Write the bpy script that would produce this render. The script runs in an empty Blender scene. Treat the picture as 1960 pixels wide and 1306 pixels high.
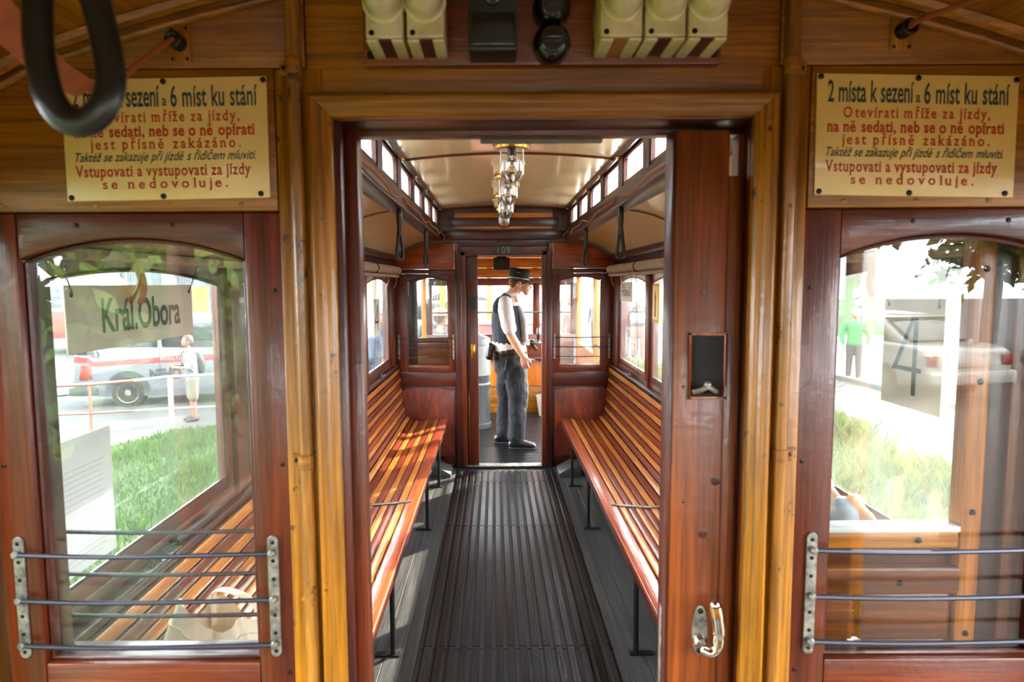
import bpy, bmesh, math, random
import numpy as np
from mathutils import Vector, Matrix
random.seed(7)
rng = np.random.default_rng(7)
scene = bpy.context.scene
COL = scene.collection
R = math.radians

# ------------------------------------------------------------------ camera
CAM_X, CAM_H, F_PX = -0.08, 1.70, 1250.0
PITCH = math.atan((653.0 - 542.0) / F_PX)
ROLL = R(0.33)
cd = bpy.data.cameras.new('camera')
cam = bpy.data.objects.new('camera', cd)
COL.objects.link(cam)
cd.sensor_width = 36.0
cd.lens = 36.0 * F_PX / 1960.0
cd.shift_x = 32.0 / 1960.0
cd.clip_start = 0.02
cd.clip_end = 500
cam.matrix_world = (Matrix.Translation((CAM_X, 0, CAM_H)) @ Matrix.Rotation(math.pi / 2 - PITCH, 4, 'X')
                    @ Matrix.Rotation(-ROLL, 4, 'Z'))
cd.dof.use_dof = True
cd.dof.focus_distance = 3.2
cd.dof.aperture_fstop = 5.6
scene.camera = cam

# ------------------------------------------------------------------ world, sun, exposure
world = bpy.data.worlds.new('sky')
scene.world = world
world.use_nodes = True
nt = world.node_tree
bg = nt.nodes['Background']
bg.inputs['Color'].default_value = (0.90, 0.95, 1.0, 1)
bg.inputs['Strength'].default_value = 8.5
sd = bpy.data.lights.new('sun', 'SUN')
sd.energy = 12.0
sd.color = (1.0, 0.90, 0.74)
sd.angle = R(0.6)
sun = bpy.data.objects.new('sun', sd)
COL.objects.link(sun)
sun.rotation_euler = Vector((-1.0, -1.0, -0.69)).to_track_quat('-Z', 'Y').to_euler()
vs = scene.view_settings
vs.view_transform = 'Standard'
vs.look = 'None'
vs.gamma = 1.0
vs.use_curve_mapping = False
vs.exposure = 1.5
scene.cycles.max_bounces = 16
scene.cycles.diffuse_bounces = 10
scene.cycles.glossy_bounces = 5
scene.cycles.transparent_max_bounces = 24
scene.cycles.transmission_bounces = 8
scene.cycles.caustics_reflective = False
scene.cycles.caustics_refractive = False
scene.cycles.sample_clamp_indirect = 20.0

# ------------------------------------------------------------------ pixel -> place (photo pixels, 1960 x 1306)
def _ray(px, py):
    a, b = px - 948.0, 653.0 - py
    c, s = math.cos(ROLL), math.sin(ROLL)
    u, v = (a * c + b * s) / F_PX, (-a * s + b * c) / F_PX
    return u, math.cos(PITCH) + math.sin(PITCH) * v, -math.sin(PITCH) + math.cos(PITCH) * v
def at(px, py, Y):
    u, fy, fz = _ray(px, py)
    t = Y / fy
    return Vector((CAM_X + u * t, Y, CAM_H + fz * t))
def atx(px, py, X):
    u, fy, fz = _ray(px, py)
    t = (X - CAM_X) / u
    return Vector((X, fy * t, CAM_H + fz * t))

# ------------------------------------------------------------------ materials
def lin(c):
    out = []
    for v in c:
        v = v / 255.0
        out.append(v / 12.92 if v <= 0.04045 else ((v + 0.055) / 1.055) ** 2.4)
    return tuple(out) + (1.0,)
def new_mat(name):
    m = bpy.data.materials.new(name)
    m.use_nodes = True
    return m, m.node_tree, m.node_tree.nodes['Principled BSDF']
def plain(name, c, rough=0.5, metal=0.0, coat=0.0, spec=0.5, var=0.0, vscale=8.0, bump=0.0, bscale=60.0, c2=None):
    m, t, p = new_mat(name)
    p.inputs['Base Color'].default_value = lin(c)
    p.inputs['Roughness'].default_value = rough
    p.inputs['Metallic'].default_value = metal
    p.inputs['Coat Weight'].default_value = coat
    p.inputs['Coat Roughness'].default_value = 0.08
    p.inputs['Specular IOR Level'].default_value = spec
    tc = t.nodes.new('ShaderNodeTexCoord')
    if var > 0 or c2 is not None:
        n = t.nodes.new('ShaderNodeTexNoise')
        n.inputs['Scale'].default_value = vscale
        n.inputs['Detail'].default_value = 6
        n.inputs['Roughness'].default_value = 0.65
        t.links.new(tc.outputs['Object'], n.inputs['Vector'])
        r = t.nodes.new('ShaderNodeValToRGB')
        a = c2 if c2 is not None else tuple(v * (1 - var) for v in c)
        r.color_ramp.elements[0].position = 0.35
        r.color_ramp.elements[1].position = 0.62
        r.color_ramp.elements[0].color = lin(a)
        r.color_ramp.elements[1].color = lin(c)
        t.links.new(n.outputs['Fac'], r.inputs['Fac'])
        t.links.new(r.outputs['Color'], p.inputs['Base Color'])
    if bump > 0:
        n = t.nodes.new('ShaderNodeTexNoise')
        n.inputs['Scale'].default_value = bscale
        n.inputs['Detail'].default_value = 4
        t.links.new(tc.outputs['Object'], n.inputs['Vector'])
        b = t.nodes.new('ShaderNodeBump')
        b.inputs['Strength'].default_value = bump
        b.inputs['Distance'].default_value = 0.01
        t.links.new(n.outputs['Fac'], b.inputs['Height'])
        t.links.new(b.outputs['Normal'], p.inputs['Normal'])
    return m
def wood(name, dark, light, axis, rough=0.36, coat=0.22, bump=0.18, rnd=0.12, across=16.0, along=0.9, pores=0.5, wear=None, wlo=0.68):
    """varnished timber with the grain along one axis (0 x, 1 y, 2 z)"""
    m, t, p = new_mat(name)
    N, L = t.nodes, t.links
    tc = N.new('ShaderNodeTexCoord')
    oi = N.new('ShaderNodeObjectInfo')
    off = N.new('ShaderNodeMath'); off.operation = 'MULTIPLY'; off.inputs[1].default_value = 37.0
    L.new(oi.outputs['Random'], off.inputs[0])
    add = N.new('ShaderNodeVectorMath'); add.operation = 'ADD'
    L.new(tc.outputs['Object'], add.inputs[0]); L.new(off.outputs[0], add.inputs[1])
    def noise(sal, sac, detail, dist):
        mp = N.new('ShaderNodeMapping')
        s = [sac, sac, sac]; s[axis] = sal
        mp.inputs['Scale'].default_value = s
        L.new(add.outputs[0], mp.inputs['Vector'])
        n = N.new('ShaderNodeTexNoise')
        n.inputs['Scale'].default_value = 1.0
        n.inputs['Detail'].default_value = detail
        n.inputs['Roughness'].default_value = 0.62
        n.inputs['Distortion'].default_value = dist
        L.new(mp.outputs[0], n.inputs['Vector'])
        return n
    g = noise(along, across, 5, 1.1)
    f = noise(along * 5, across * 9, 3, 0.2)
    r = N.new('ShaderNodeValToRGB')
    e = r.color_ramp.elements
    e[0].position = 0.30; e[0].color = lin(dark)
    e[1].position = 0.66; e[1].color = lin(light)
    k = e.new(0.5); k.color = lin(tuple((a * 0.45 + b * 0.55) for a, b in zip(dark, light)))
    L.new(g.outputs['Fac'], r.inputs['Fac'])
    pr = N.new('ShaderNodeMapRange')
    pr.inputs['From Min'].default_value = 0.35; pr.inputs['From Max'].default_value = 0.6
    pr.inputs['To Min'].default_value = 1.0 - pores; pr.inputs['To Max'].default_value = 1.0
    L.new(f.outputs['Fac'], pr.inputs['Value'])
    mr = N.new('ShaderNodeMapRange')
    mr.inputs['To Min'].default_value = 1.0 - rnd; mr.inputs['To Max'].default_value = 1.0 + rnd
    L.new(oi.outputs['Random'], mr.inputs['Value'])
    mu = N.new('ShaderNodeMath'); mu.operation = 'MULTIPLY'
    L.new(pr.outputs[0], mu.inputs[0]); L.new(mr.outputs[0], mu.inputs[1])
    sc_ = N.new('ShaderNodeVectorMath'); sc_.operation = 'SCALE'
    L.new(r.outputs['Color'], sc_.inputs[0]); L.new(mu.outputs[0], sc_.inputs['Scale'])
    col = sc_.outputs[0]
    if wear:
        wn = N.new('ShaderNodeTexNoise')
        wn.inputs['Scale'].default_value = 22.0; wn.inputs['Detail'].default_value = 8; wn.inputs['Roughness'].default_value = 0.7
        L.new(add.outputs[0], wn.inputs['Vector'])
        wr = N.new('ShaderNodeMapRange')
        wr.inputs['From Min'].default_value = wlo; wr.inputs['From Max'].default_value = wlo + 0.03
        L.new(wn.outputs['Fac'], wr.inputs['Value'])
        mx = N.new('ShaderNodeMix'); mx.data_type = 'RGBA'
        L.new(wr.outputs[0], mx.inputs[0]); L.new(col, mx.inputs[6]); mx.inputs[7].default_value = lin(wear)
        col = mx.outputs[2]
    L.new(col, p.inputs['Base Color'])
    p.inputs['Roughness'].default_value = rough
    p.inputs['Coat Weight'].default_value = coat
    p.inputs['Coat Roughness'].default_value = 0.10
    b = N.new('ShaderNodeBump'); b.inputs['Strength'].default_value = bump; b.inputs['Distance'].default_value = 0.004
    wob = N.new('ShaderNodeTexNoise'); wob.inputs['Scale'].default_value = 45.0; wob.inputs['Detail'].default_value = 2
    L.new(add.outputs[0], wob.inputs['Vector'])
    hs = N.new('ShaderNodeMath'); hs.operation = 'ADD'
    L.new(f.outputs['Fac'], hs.inputs[0]); L.new(wob.outputs['Fac'], hs.inputs[1])
    L.new(hs.outputs[0], b.inputs['Height'])
    L.new(b.outputs['Normal'], p.inputs['Normal']); L.new(b.outputs['Normal'], p.inputs['Coat Normal'])
    return m
def glass(name, f0=0.05, dust=0.02, tint=(0.97, 0.985, 0.98), rough=0.0):
    m, t, p = new_mat(name)
    N, L = t.nodes, t.links
    N.remove(p)
    out = N['Material Output']
    tr = N.new('ShaderNodeBsdfTransparent'); tr.inputs[0].default_value = tint + (1,)
    gl = N.new('ShaderNodeBsdfGlossy'); gl.inputs['Roughness'].default_value = rough
    lw = N.new('ShaderNodeLayerWeight'); lw.inputs['Blend'].default_value = 0.5
    pw = N.new('ShaderNodeMath'); pw.operation = 'POWER'; pw.inputs[1].default_value = 5.0
    L.new(lw.outputs['Facing'], pw.inputs[0])
    fr = N.new('ShaderNodeMapRange'); fr.inputs['To Min'].default_value = f0; fr.inputs['To Max'].default_value = 0.9
    L.new(pw.outputs[0], fr.inputs['Value'])
    m1 = N.new('ShaderNodeMixShader')
    L.new(fr.outputs[0], m1.inputs[0]); L.new(tr.outputs[0], m1.inputs[1]); L.new(gl.outputs[0], m1.inputs[2])
    di = N.new('ShaderNodeBsdfTranslucent'); di.inputs[0].default_value = (0.85, 0.85, 0.82, 1)
    m2 = N.new('ShaderNodeMixShader')
    if dust > 0:
        tc = N.new('ShaderNodeTexCoord'); n = N.new('ShaderNodeTexNoise')
        n.inputs['Scale'].default_value = 5.0; n.inputs['Detail'].default_value = 6
        L.new(tc.outputs['Object'], n.inputs['Vector'])
        r = N.new('ShaderNodeMapRange'); r.inputs['From Min'].default_value = 0.3; r.inputs['From Max'].default_value = 0.75
        r.inputs['To Min'].default_value = dust * 0.4; r.inputs['To Max'].default_value = dust * 1.8
        L.new(n.outputs['Fac'], r.inputs['Value']); L.new(r.outputs[0], m2.inputs[0])
    else:
        m2.inputs[0].default_value = 0
    L.new(m1.outputs[0], m2.inputs[1]); L.new(di.outputs[0], m2.inputs[2])
    L.new(m2.outputs[0], out.inputs['Surface'])
    return m
def frosted(name):
    m, t, p = new_mat(name)
    N, L = t.nodes, t.links
    N.remove(p)
    out = N['Material Output']
    tr = N.new('ShaderNodeBsdfTransparent'); tr.inputs[0].default_value = (0.55, 0.60, 0.64, 1)
    tl = N.new('ShaderNodeBsdfTranslucent'); tl.inputs[0].default_value = (0.90, 0.93, 0.96, 1)
    tc = N.new('ShaderNodeTexCoord'); n = N.new('ShaderNodeTexVoronoi'); n.inputs['Scale'].default_value = 70.0
    L.new(tc.outputs['Object'], n.inputs['Vector'])
    r = N.new('ShaderNodeMapRange'); r.inputs['To Min'].default_value = 0.15; r.inputs['To Max'].default_value = 0.75
    L.new(n.outputs['Distance'], r.inputs['Value'])
    mx = N.new('ShaderNodeMixShader')
    L.new(r.outputs[0], mx.inputs[0]); L.new(tr.outputs[0], mx.inputs[1]); L.new(tl.outputs[0], mx.inputs[2])
    L.new(mx.outputs[0], out.inputs['Surface'])
    return m
OCH_D, OCH_L = (120, 69, 4), (178, 117, 13)
RED_D, RED_L = (62, 17, 2), (114, 44, 8)
W = {}
for i, ax in enumerate('xyz'):
    W['ochre_' + ax] = wood('ochre varnished oak ' + ax, OCH_D, OCH_L, i, wear=(86, 44, 12), rnd=0.06, coat=0.10, rough=.42)
    W['red_' + ax] = wood('red mahogany ' + ax, RED_D, RED_L, i, rnd=0.08)
    W['dark_' + ax] = wood('dark mahogany ' + ax, (40, 9, 4), (84, 24, 9), i, rnd=0.08)
    W['leaf_' + ax] = wood('brown door oak ' + ax, (98, 40, 6), (154, 78, 17), i, rnd=0.05)
    W['worn_' + ax] = wood('worn ochre oak ' + ax, OCH_D, OCH_L, i, wear=(62, 34, 14), rnd=0.06, wlo=0.615)
    W['orange_' + ax] = wood('orange pine ' + ax, (176, 92, 20), (226, 142, 46), i, rnd=0.08)
W['slat_light'] = wood('light ash slat', (178, 96, 28), (226, 148, 62), 1, rnd=0.14, across=22, coat=0.7, rough=0.3)
W['slat_dark'] = wood('dark mahogany slat', (92, 26, 8), (150, 58, 22), 1, rnd=0.16, across=22, coat=0.7, rough=0.3)
W['panel_red'] = wood('flame mahogany panel', (70, 16, 4), (142, 52, 14), 2, across=11, along=2.2)
W['panel_orange'] = wood('arched mahogany panel', (120, 40, 8), (186, 84, 20), 0, across=14)
W['floor_slat'] = wood('black worn floor slat', (9, 10, 12), (26, 28, 32), 1, rough=0.28, coat=0.25, rnd=0.25, bump=0.3)
W['floor_slat_x'] = wood('black worn platform slat', (10, 11, 13), (32, 34, 38), 0, rough=0.28, coat=0.25, rnd=0.25, bump=0.3)
W['floor_plank'] = wood('grey worn floor plank', (40, 40, 40), (78, 77, 75), 1, rough=0.5, coat=0.0, rnd=0.12, bump=0.3)
M_ = {}
M_['cream'] = plain('cream gloss ceiling paint', (243, 216, 164), 0.2, coat=0.4, var=0.03, vscale=3, bump=0.03, bscale=14)
M_['iron'] = plain('black iron', (34, 33, 34), 0.45, 0.5)
M_['bar'] = plain('black painted steel bar', (44, 44, 54), 0.32, 0.6)
M_['galv'] = plain('galvanised steel', (150, 148, 138), 0.5, 0.7, var=0.45, vscale=45)
M_['bolt'] = plain('dark bolt', (40, 34, 28), 0.4, 0.8)
M_['chrome'] = plain('polished chrome', (225, 222, 215), 0.12, 1.0)
M_['brass'] = plain('brass', (190, 140, 60), 0.28, 1.0)
M_['porcelain'] = plain('cream porcelain', (216, 213, 184), 0.25, coat=0.5, c2=(188, 182, 146), vscale=22)
M_['bakelite'] = plain('black bakelite', (16, 15, 16), 0.2, coat=0.4)
M_['bakelite_box'] = plain('black cast box', (22, 24, 28), 0.4)
M_['leather'] = plain('dark leather', (34, 28, 24), 0.38, var=0.3, vscale=30, bump=0.1)
M_['leather_b'] = plain('black rubber loop', (22, 23, 22), 0.33, bump=0.05)
M_['leather_t'] = plain('tan leather', (188, 104, 66), 0.6, var=0.2, vscale=20)
M_['cord'] = plain('brown leather cord', (150, 78, 40), 0.6)
M_['plate'] = plain('yellow enamel plate', (238, 210, 138), 0.35, coat=0.3, var=0.05, vscale=9)
M_['ink_blue'] = plain('blue black lettering', (28, 56, 66), 0.5)
M_['ink_red'] = plain('red lettering', (178, 38, 20), 0.5)
M_['glass'] = glass('window glass', tint=(0.84, 0.86, 0.85))
M_['glass_far'] = glass('thin window glass', f0=0.04, dust=0.012)
_m, _t, _p = new_mat('clear lamp glass')
_g = _t.nodes.new('ShaderNodeBsdfGlass'); _g.inputs['IOR'].default_value = 1.45; _g.inputs['Roughness'].default_value = 0.0
_t.links.new(_g.outputs[0], _t.nodes['Material Output'].inputs['Surface'])
M_['lamp_glass'] = _m
M_['frost'] = frosted('frosted clerestory glass')
M_['canvas'] = plain('beige blind canvas', (186, 164, 138), 0.9, var=0.2, vscale=40, bump=0.15, bscale=300)
M_['canvas_bag'] = plain('white cotton', (214, 198, 172), 0.9, bump=0.5, bscale=22)
M_['card'] = plain('pale sign card', (214, 206, 184), 0.6, var=0.08, vscale=6)
M_['white'] = plain('white paint', (235, 236, 238), 0.35)
M_['paper'] = plain('white paper', (226, 226, 224), 0.8)
M_['black'] = plain('black paint', (20, 20, 22), 0.5)
M_['rubber'] = plain('black rubber tyre', (24, 24, 25), 0.8)
M_['grey'] = plain('grey paint', (120, 122, 124), 0.4, var=0.15, vscale=60)

# ------------------------------------------------------------------ mesh building
class MB:
    def __init__(self, f=None):
        self.v, self.f, self.t = [], [], f or (lambda p: p)
    def add(self, vs, fs):
        o = len(self.v)
        self.v.extend(tuple(self.t(Vector(p))) for p in vs)
        self.f.extend(tuple(i + o for i in q) for q in fs)
        return self
    def box(self, x0, x1, y0, y1, z0, z1):
        vs = [(x, y, z) for z in (z0, z1) for y in (y0, y1) for x in (x0, x1)]
        return self.add(vs, [(0, 2, 3, 1), (4, 5, 7, 6), (0, 1, 5, 4), (2, 6, 7, 3), (0, 4, 6, 2), (1, 3, 7, 5)])
    def prism(self, poly, axis, d0, d1):
        """poly in the two other axes (in x,y,z order), extruded along axis"""
        n = len(poly)
        def mk(a, b, d):
            return {0: (d, a, b), 1: (a, d, b), 2: (a, b, d)}[axis]
        vs = [mk(a, b, d0) for a, b in poly] + [mk(a, b, d1) for a, b in poly]
        fs = [tuple(range(n))[::-1], tuple(range(n, 2 * n))]
        fs += [(i, (i + 1) % n, n + (i + 1) % n, n + i) for i in range(n)]
        return self.add(vs, fs)
    def tube(self, pts, r, n=10, closed=False, flat=1.0, ref=None, caps=True):
        pts = [Vector(p) for p in pts]
        m = len(pts)
        rs = r if isinstance(r, (list, tuple)) else [r] * m
        vs, fs = [], []
        up = None
        for i, p in enumerate(pts):
            a = pts[i - 1] if (i > 0 or closed) else p
            b = pts[(i + 1) % m] if (i < m - 1 or closed) else p
            d = (b - a)
            d = d.normalized() if d.length > 1e-9 else Vector((0, 0, 1))
            if up is None:
                up = Vector(ref) if ref else (Vector((0, 0, 1)) if abs(d.z) < 0.9 else Vector((1, 0, 0)))
            s = d.cross(up)
            if s.length < 1e-6:
                s = d.orthogonal()
            s.normalize()
            up = s.cross(d).normalized()
            for k in range(n):
                an = 2 * math.pi * k / n
                vs.append(p + s * math.cos(an) * rs[i] + up * math.sin(an) * rs[i] * flat)
        for i in range(m if closed else m - 1):
            j = (i + 1) % m
            for k in range(n):
                l = (k + 1) % n
                fs.append((i * n + k, i * n + l, j * n + l, j * n + k))
        if not closed and caps:
            fs.append(tuple(range(n))[::-1])
            fs.append(tuple((m - 1) * n + k for k in range(n)))
        return self.add(vs, fs)
    def lathe(self, prof, c, axis=(0, 0, 1), n=20, caps=True):
        """prof: (radius, height) along axis from c"""
        c = Vector(c); ax = Vector(axis).normalized()
        s = ax.orthogonal().normalized(); u = ax.cross(s)
        vs, fs = [], []
        for r, h in prof:
            for k in range(n):
                a = 2 * math.pi * k / n
                vs.append(c + ax * h + (s * math.cos(a) + u * math.sin(a)) * max(r, 1e-5))
        m = len(prof)
        for i in range(m - 1):
            for k in range(n):
                l = (k + 1) % n
                fs.append((i * n + k, i * n + l, (i + 1) * n + l, (i + 1) * n + k))
        if caps:
            fs.append(tuple(range(n))[::-1]); fs.append(tuple((m - 1) * n + k for k in range(n)))
        return self.add(vs, fs)
    def ball(self, c, r, n=12, m=8, s=(1, 1, 1)):
        c = Vector(c)
        vs, fs = [], []
        for i in range(m + 1):
            th = math.pi * i / m
            for k in range(n):
                a = 2 * math.pi * k / n
                vs.append(c + Vector((math.sin(th) * math.cos(a) * s[0], math.sin(th) * math.sin(a) * s[1], math.cos(th) * s[2])) * r)
        for i in range(m):
            for k in range(n):
                l = (k + 1) % n
                fs.append((i * n + k, (i + 1) * n + k, (i + 1) * n + l, i * n + l))
        return self.add(vs, fs)
    def grid(self, fn, nu, nv):
        vs = [fn(i / nu, j / nv) for j in range(nv + 1) for i in range(nu + 1)]
        fs = [(j * (nu + 1) + i, j * (nu + 1) + i + 1, (j + 1) * (nu + 1) + i + 1, (j + 1) * (nu + 1) + i) for j in range(nv) for i in range(nu)]
        return self.add(vs, fs)
    def mesh(self, name, mat, bevel=0.0, seg=2, smooth=35):
        me = bpy.data.meshes.new(name)
        bm = bmesh.new()
        bv = [bm.verts.new(p) for p in self.v]
        for q in self.f:
            try:
                bm.faces.new([bv[i] for i in q])
            except ValueError:
                pass
        bmesh.ops.remove_doubles(bm, verts=bm.verts, dist=1e-6)
        bmesh.ops.recalc_face_normals(bm, faces=bm.faces)
        if bevel > 0:
            es = [e for e in bm.edges if len(e.link_faces) == 2 and e.calc_face_angle(0) > R(40)]
            bmesh.ops.bevel(bm, geom=es, offset=bevel, segments=seg, affect='EDGES', profile=0.5, clamp_overlap=True)
        for f in bm.faces:
            f.smooth = smooth > 0
        bm.to_mesh(me)
        bm.free()
        if smooth > 0:
            me.set_sharp_from_angle(angle=R(smooth))
        me.materials.append(mat)
        return me
    def obj(self, name, mat, parent=None, bevel=0.0, seg=2, smooth=35, label=None, kind=None):
        return link(name, self.mesh(name, mat, bevel, seg, smooth), parent, label, kind)
def link(name, me, parent=None, label=None, kind=None):
    o = bpy.data.objects.new(name, me)
    COL.objects.link(o)
    if parent is not None:
        o.parent = parent
        w = parent.location.copy()
        q = parent.parent
        while q is not None:
            w += q.location
            q = q.parent
        if parent.type == 'EMPTY':
            o.matrix_parent_inverse = parent_matrix(parent).inverted()
    if label: o['label'] = label
    if kind: o['kind'] = kind
    return o
def parent_matrix(e):
    m = Matrix.Translation(e.location) @ e.rotation_euler.to_matrix().to_4x4()
    return m
def tag(o, label, cat, group=None, kind=None):
    o['label'] = label
    o['category'] = cat
    if group: o['group'] = group
    if kind: o['kind'] = kind
    return o
def thing(name, label, cat, loc=(0, 0, 0), group=None, kind=None, rotz=0.0):
    e = bpy.data.objects.new(name, None)
    COL.objects.link(e)
    e.empty_display_size = 0.05
    e.location = loc
    e.rotation_euler = (0, 0, rotz)
    return tag(e, label, cat, group, kind)
def box(name, b, mat, parent=None, bevel=0.003, seg=2, **k):
    return MB().box(*b).obj(name, mat, parent, bevel, seg, **k)
def copy_tree(o, parent=None):
    c = o.copy()
    COL.objects.link(c)
    if parent is not None:
        c.parent = parent
        c.matrix_parent_inverse = o.matrix_parent_inverse.copy()
    for ch in list(o.children):
        copy_tree(ch, c)
    return c
def bent(path, k=6):
    """Catmull-Rom through points"""
    P = [Vector(p) for p in path]
    out = []
    for i in range(len(P) - 1):
        a, b, c, d = P[max(i - 1, 0)], P[i], P[i + 1], P[min(i + 2, len(P) - 1)]
        for j in range(k):
            t = j / k
            out.append(0.5 * ((2 * b) + (c - a) * t + (2 * a - 5 * b + 4 * c - d) * t * t + (3 * b - a - 3 * c + d) * t ** 3))
    out.append(P[-1])
    return out
_tc = {}
def _outline(s, bold):
    key = (s, bold)
    if key in _tc: return _tc[key]
    cu = bpy.data.curves.new('text', 'FONT')
    cu.body = s; cu.size = 1.0; cu.offset = bold; cu.resolution_u = 4
    o = bpy.data.objects.new('text', cu)
    COL.objects.link(o)
    dg = bpy.context.evaluated_depsgraph_get()
    me = bpy.data.meshes.new_from_object(o.evaluated_get(dg))
    r = ([(p.co.x, p.co.y) for p in me.vertices], [tuple(p.vertices) for p in me.polygons])
    bpy.data.objects.remove(o); bpy.data.curves.remove(cu); bpy.data.meshes.remove(me)
    _tc[key] = r
    return r
def _advance(c):
    if c == ' ': return 0.30
    w = lambda t: max(p[0] for p in _outline(t, 0.0)[0])
    k = 'adv' + c
    if k not in _tc: _tc[k] = w(c + 'n') - w('n')
    return _tc[k]
def glyphs(s, spacing=1.0, bold=0.0, serif=0.0):
    """flat outline of a line of text laid out letter by letter at size 1; optional slab serifs"""
    V, Fc = [], []
    x = 0.0
    for ch in s:
        if ch != ' ':
            base = 'e' if ch == 'ě' else ch
            v, f = _outline(base, bold)
            v, f = list(v), list(f)
            if ch == 'ě':
                cx = (min(p[0] for p in v) + max(p[0] for p in v)) / 2
                t = 1 + bold * 10
                o_ = len(v)
                v += [(cx - .135 * t, .665), (cx - .06, .665), (cx, .60), (cx + .06, .665), (cx + .135 * t, .665), (cx + .03 * t, .53), (cx - .03 * t, .53)]
                f.append(tuple(range(o_, o_ + 7)))
            if serif > 0:
                cnt = {}
                for q in f:
                    for i in range(len(q)):
                        k = tuple(sorted((q[i], q[(i + 1) % len(q)])))
                        cnt[k] = cnt.get(k, 0) + 1
                for (a, b), c in list(cnt.items()):
                    if c != 1: continue
                    (xa, ya), (xb, yb) = v[a], v[b]
                    if abs(ya - yb) < 1e-3 and 0.07 < abs(xa - xb) < 0.24:
                        if min(abs(ya - q) for q in (0.0, 0.449, 0.682, -0.23)) > 0.035: continue
                        low = ya < 0.06
                        l, r = min(xa, xb) - serif, max(xa, xb) + serif
                        if not low and ch in 'bdhklpnmriuj': r = max(xa, xb)
                        y0, y1 = (ya, ya + .042) if low else (ya - .042, ya)
                        o_ = len(v)
                        v += [(l, y0), (r, y0), (r, y1), (l, y1)]
                        f.append((o_, o_ + 1, o_ + 2, o_ + 3))
            o_ = len(V)
            V += [(p[0] + x, p[1]) for p in v]
            Fc += [tuple(k + o_ for k in q) for q in f]
        x += _advance(ch) * spacing + (spacing - 1) * .06 + (serif * .9 if ch != ' ' else 0)
    return V, Fc
def lettering(s, origin, ux, uz, x0, x1, base, cap, mat, parent, spacing=1.0, bold=0.0, serif=0.0, slant=0.0, name='lettering', capref=0.682):
    """text laid on a plane: origin + ux*u + uz*v; fills u from x0 to x1, capitals from base to cap"""
    v, f = glyphs(s, spacing, bold, serif)
    xs = [p[0] for p in v]
    a, b = min(xs), max(xs)
    sx, sy = (x1 - x0) / (b - a), (cap - base) / capref
    origin, ux, uz = Vector(origin), Vector(ux), Vector(uz)
    me = bpy.data.meshes.new(name)
    me.from_pydata([tuple(origin + ux * (x0 + (x - a) * sx + slant * y * sy) + uz * (base + y * sy)) for x, y in v], [], f)
    me.materials.append(mat)
    return link(name, me, parent)
# ================================================================== SETTING
Y0, Y0B = 1.10, 1.19          # near partition, platform face and saloon face
YF, YFB = 5.94, 6.02          # far partition
def arc(g0, g1, gc, ga, n=14, flip=False):
    """points of the arch from (g0,gc) over the apex ga to (g1,gc)"""
    c = (g1 - g0) / 2; h = ga - gc
    r = (c * c + h * h) / (2 * h); m = (g0 + g1) / 2; z = ga - r
    a = math.asin(c / r)
    return [(m + r * math.sin(-a + 2 * a * i / n), z + r * math.cos(-a + 2 * a * i / n)) for i in range(n + 1)]
def sash(root, u0, u1, w0, w1, g0, g1, gb, gc, ga, d0, d1, dg, T, ax, key, pane, bev=0.004, bead=True):
    def B(b): return MB(T).box(*b)
    B((u0, g0, d0, d1, w0, w1)).obj('stile', W[key + '_z'], root, bev)
    B((g1, u1, d0, d1, w0, w1)).obj('stile', W[key + '_z'], root, bev)
    B((g0, g1, d0, d1, w0, gb)).obj('bottom_rail', W[key + '_' + ax], root, bev)
    A = arc(g0, g1, gc, ga)
    MB(T).prism(A + [(g1, w1), (g0, w1)], 1, d0, d1).obj('top_rail', W[key + '_' + ax], root, bev)
    if bead:
        b = MB(T)
        r = 0.005
        q = 0.004
        loop = [(g0 + q, gb + q)] + [(x + (q if i == 0 else -q if i == len(A) - 1 else 0), z - q) for i, (x, z) in enumerate(A)] + [(g1 - q, gb + q)]
        b.tube([(u, dg - 0.009, w) for u, w in loop], r, 6, closed=True)
        b.obj('glazing_bead', W['dark_' + ax], root)
    MB(T).prism([(x, z + 0.004) for x, z in A] + [(g1, gb - 0.004), (g0, gb - 0.004)], 1, dg - 0.002, dg + 0.002).obj('pane', pane, root, smooth=0)
ID = lambda p: p
def guard(root, xl, xr, z0, z1, zs, y, side):
    """steel guard bars across a partition window; side -1 = on the near face, +1 = on the far face"""
    for x in (xl, xr):
        b = MB()
        w = 0.0095
        prof = [(x + w * math.cos(a), z1 - w + w * math.sin(a)) for a in [math.pi * i / 8 for i in range(9)]] + \
               [(x + w * math.cos(a), z0 + w + w * math.sin(a)) for a in [math.pi + math.pi * i / 8 for i in range(9)]]
        b.prism(prof, 1, y, y + side * 0.005)
        br = b.obj('bracket', M_['galv'], root, 0.001, 1)
        s = MB()
        n = 7
        for i in range(n):
            z = z0 + 0.012 + (z1 - z0 - 0.024) * i / (n - 1)
            if min(abs(z - q) for q in zs) > 0.014:
                s.lathe([(0.0036, 0), (0.0036, 0.001), (0.002, 0.0018)], (x, y + side * 0.0045, z), (0, side, 0), 10)
        s.obj('screw', M_['bolt'], br)
    for z in zs:
        b = MB()
        sg = 0.004
        b.tube(bent([(xl, y + side * 0.012, z), ((xl * 0.6 + xr * 0.4), y + side * 0.0135, z - sg), (xr, y + side * 0.012, z)], 6), 0.0042, 8)
        br = b.obj('guard_bar', M_['bar'], root)
        k = MB()
        for x in (xl, xr):
            k.lathe([(0.0055, 0), (0.0068, 0.005), (0.0068, 0.010), (0.0045, 0.013), (0.001, 0.0135)], (x, y + side * 0.004, z), (0, side, 0), 12)
        k.obj('bolt', M_['galv'], br)
def struct(name, label, cat='', loc=(0, 0, 0)):
    return thing(name, label, cat or name.split('_')[0], loc, kind='structure')

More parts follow.
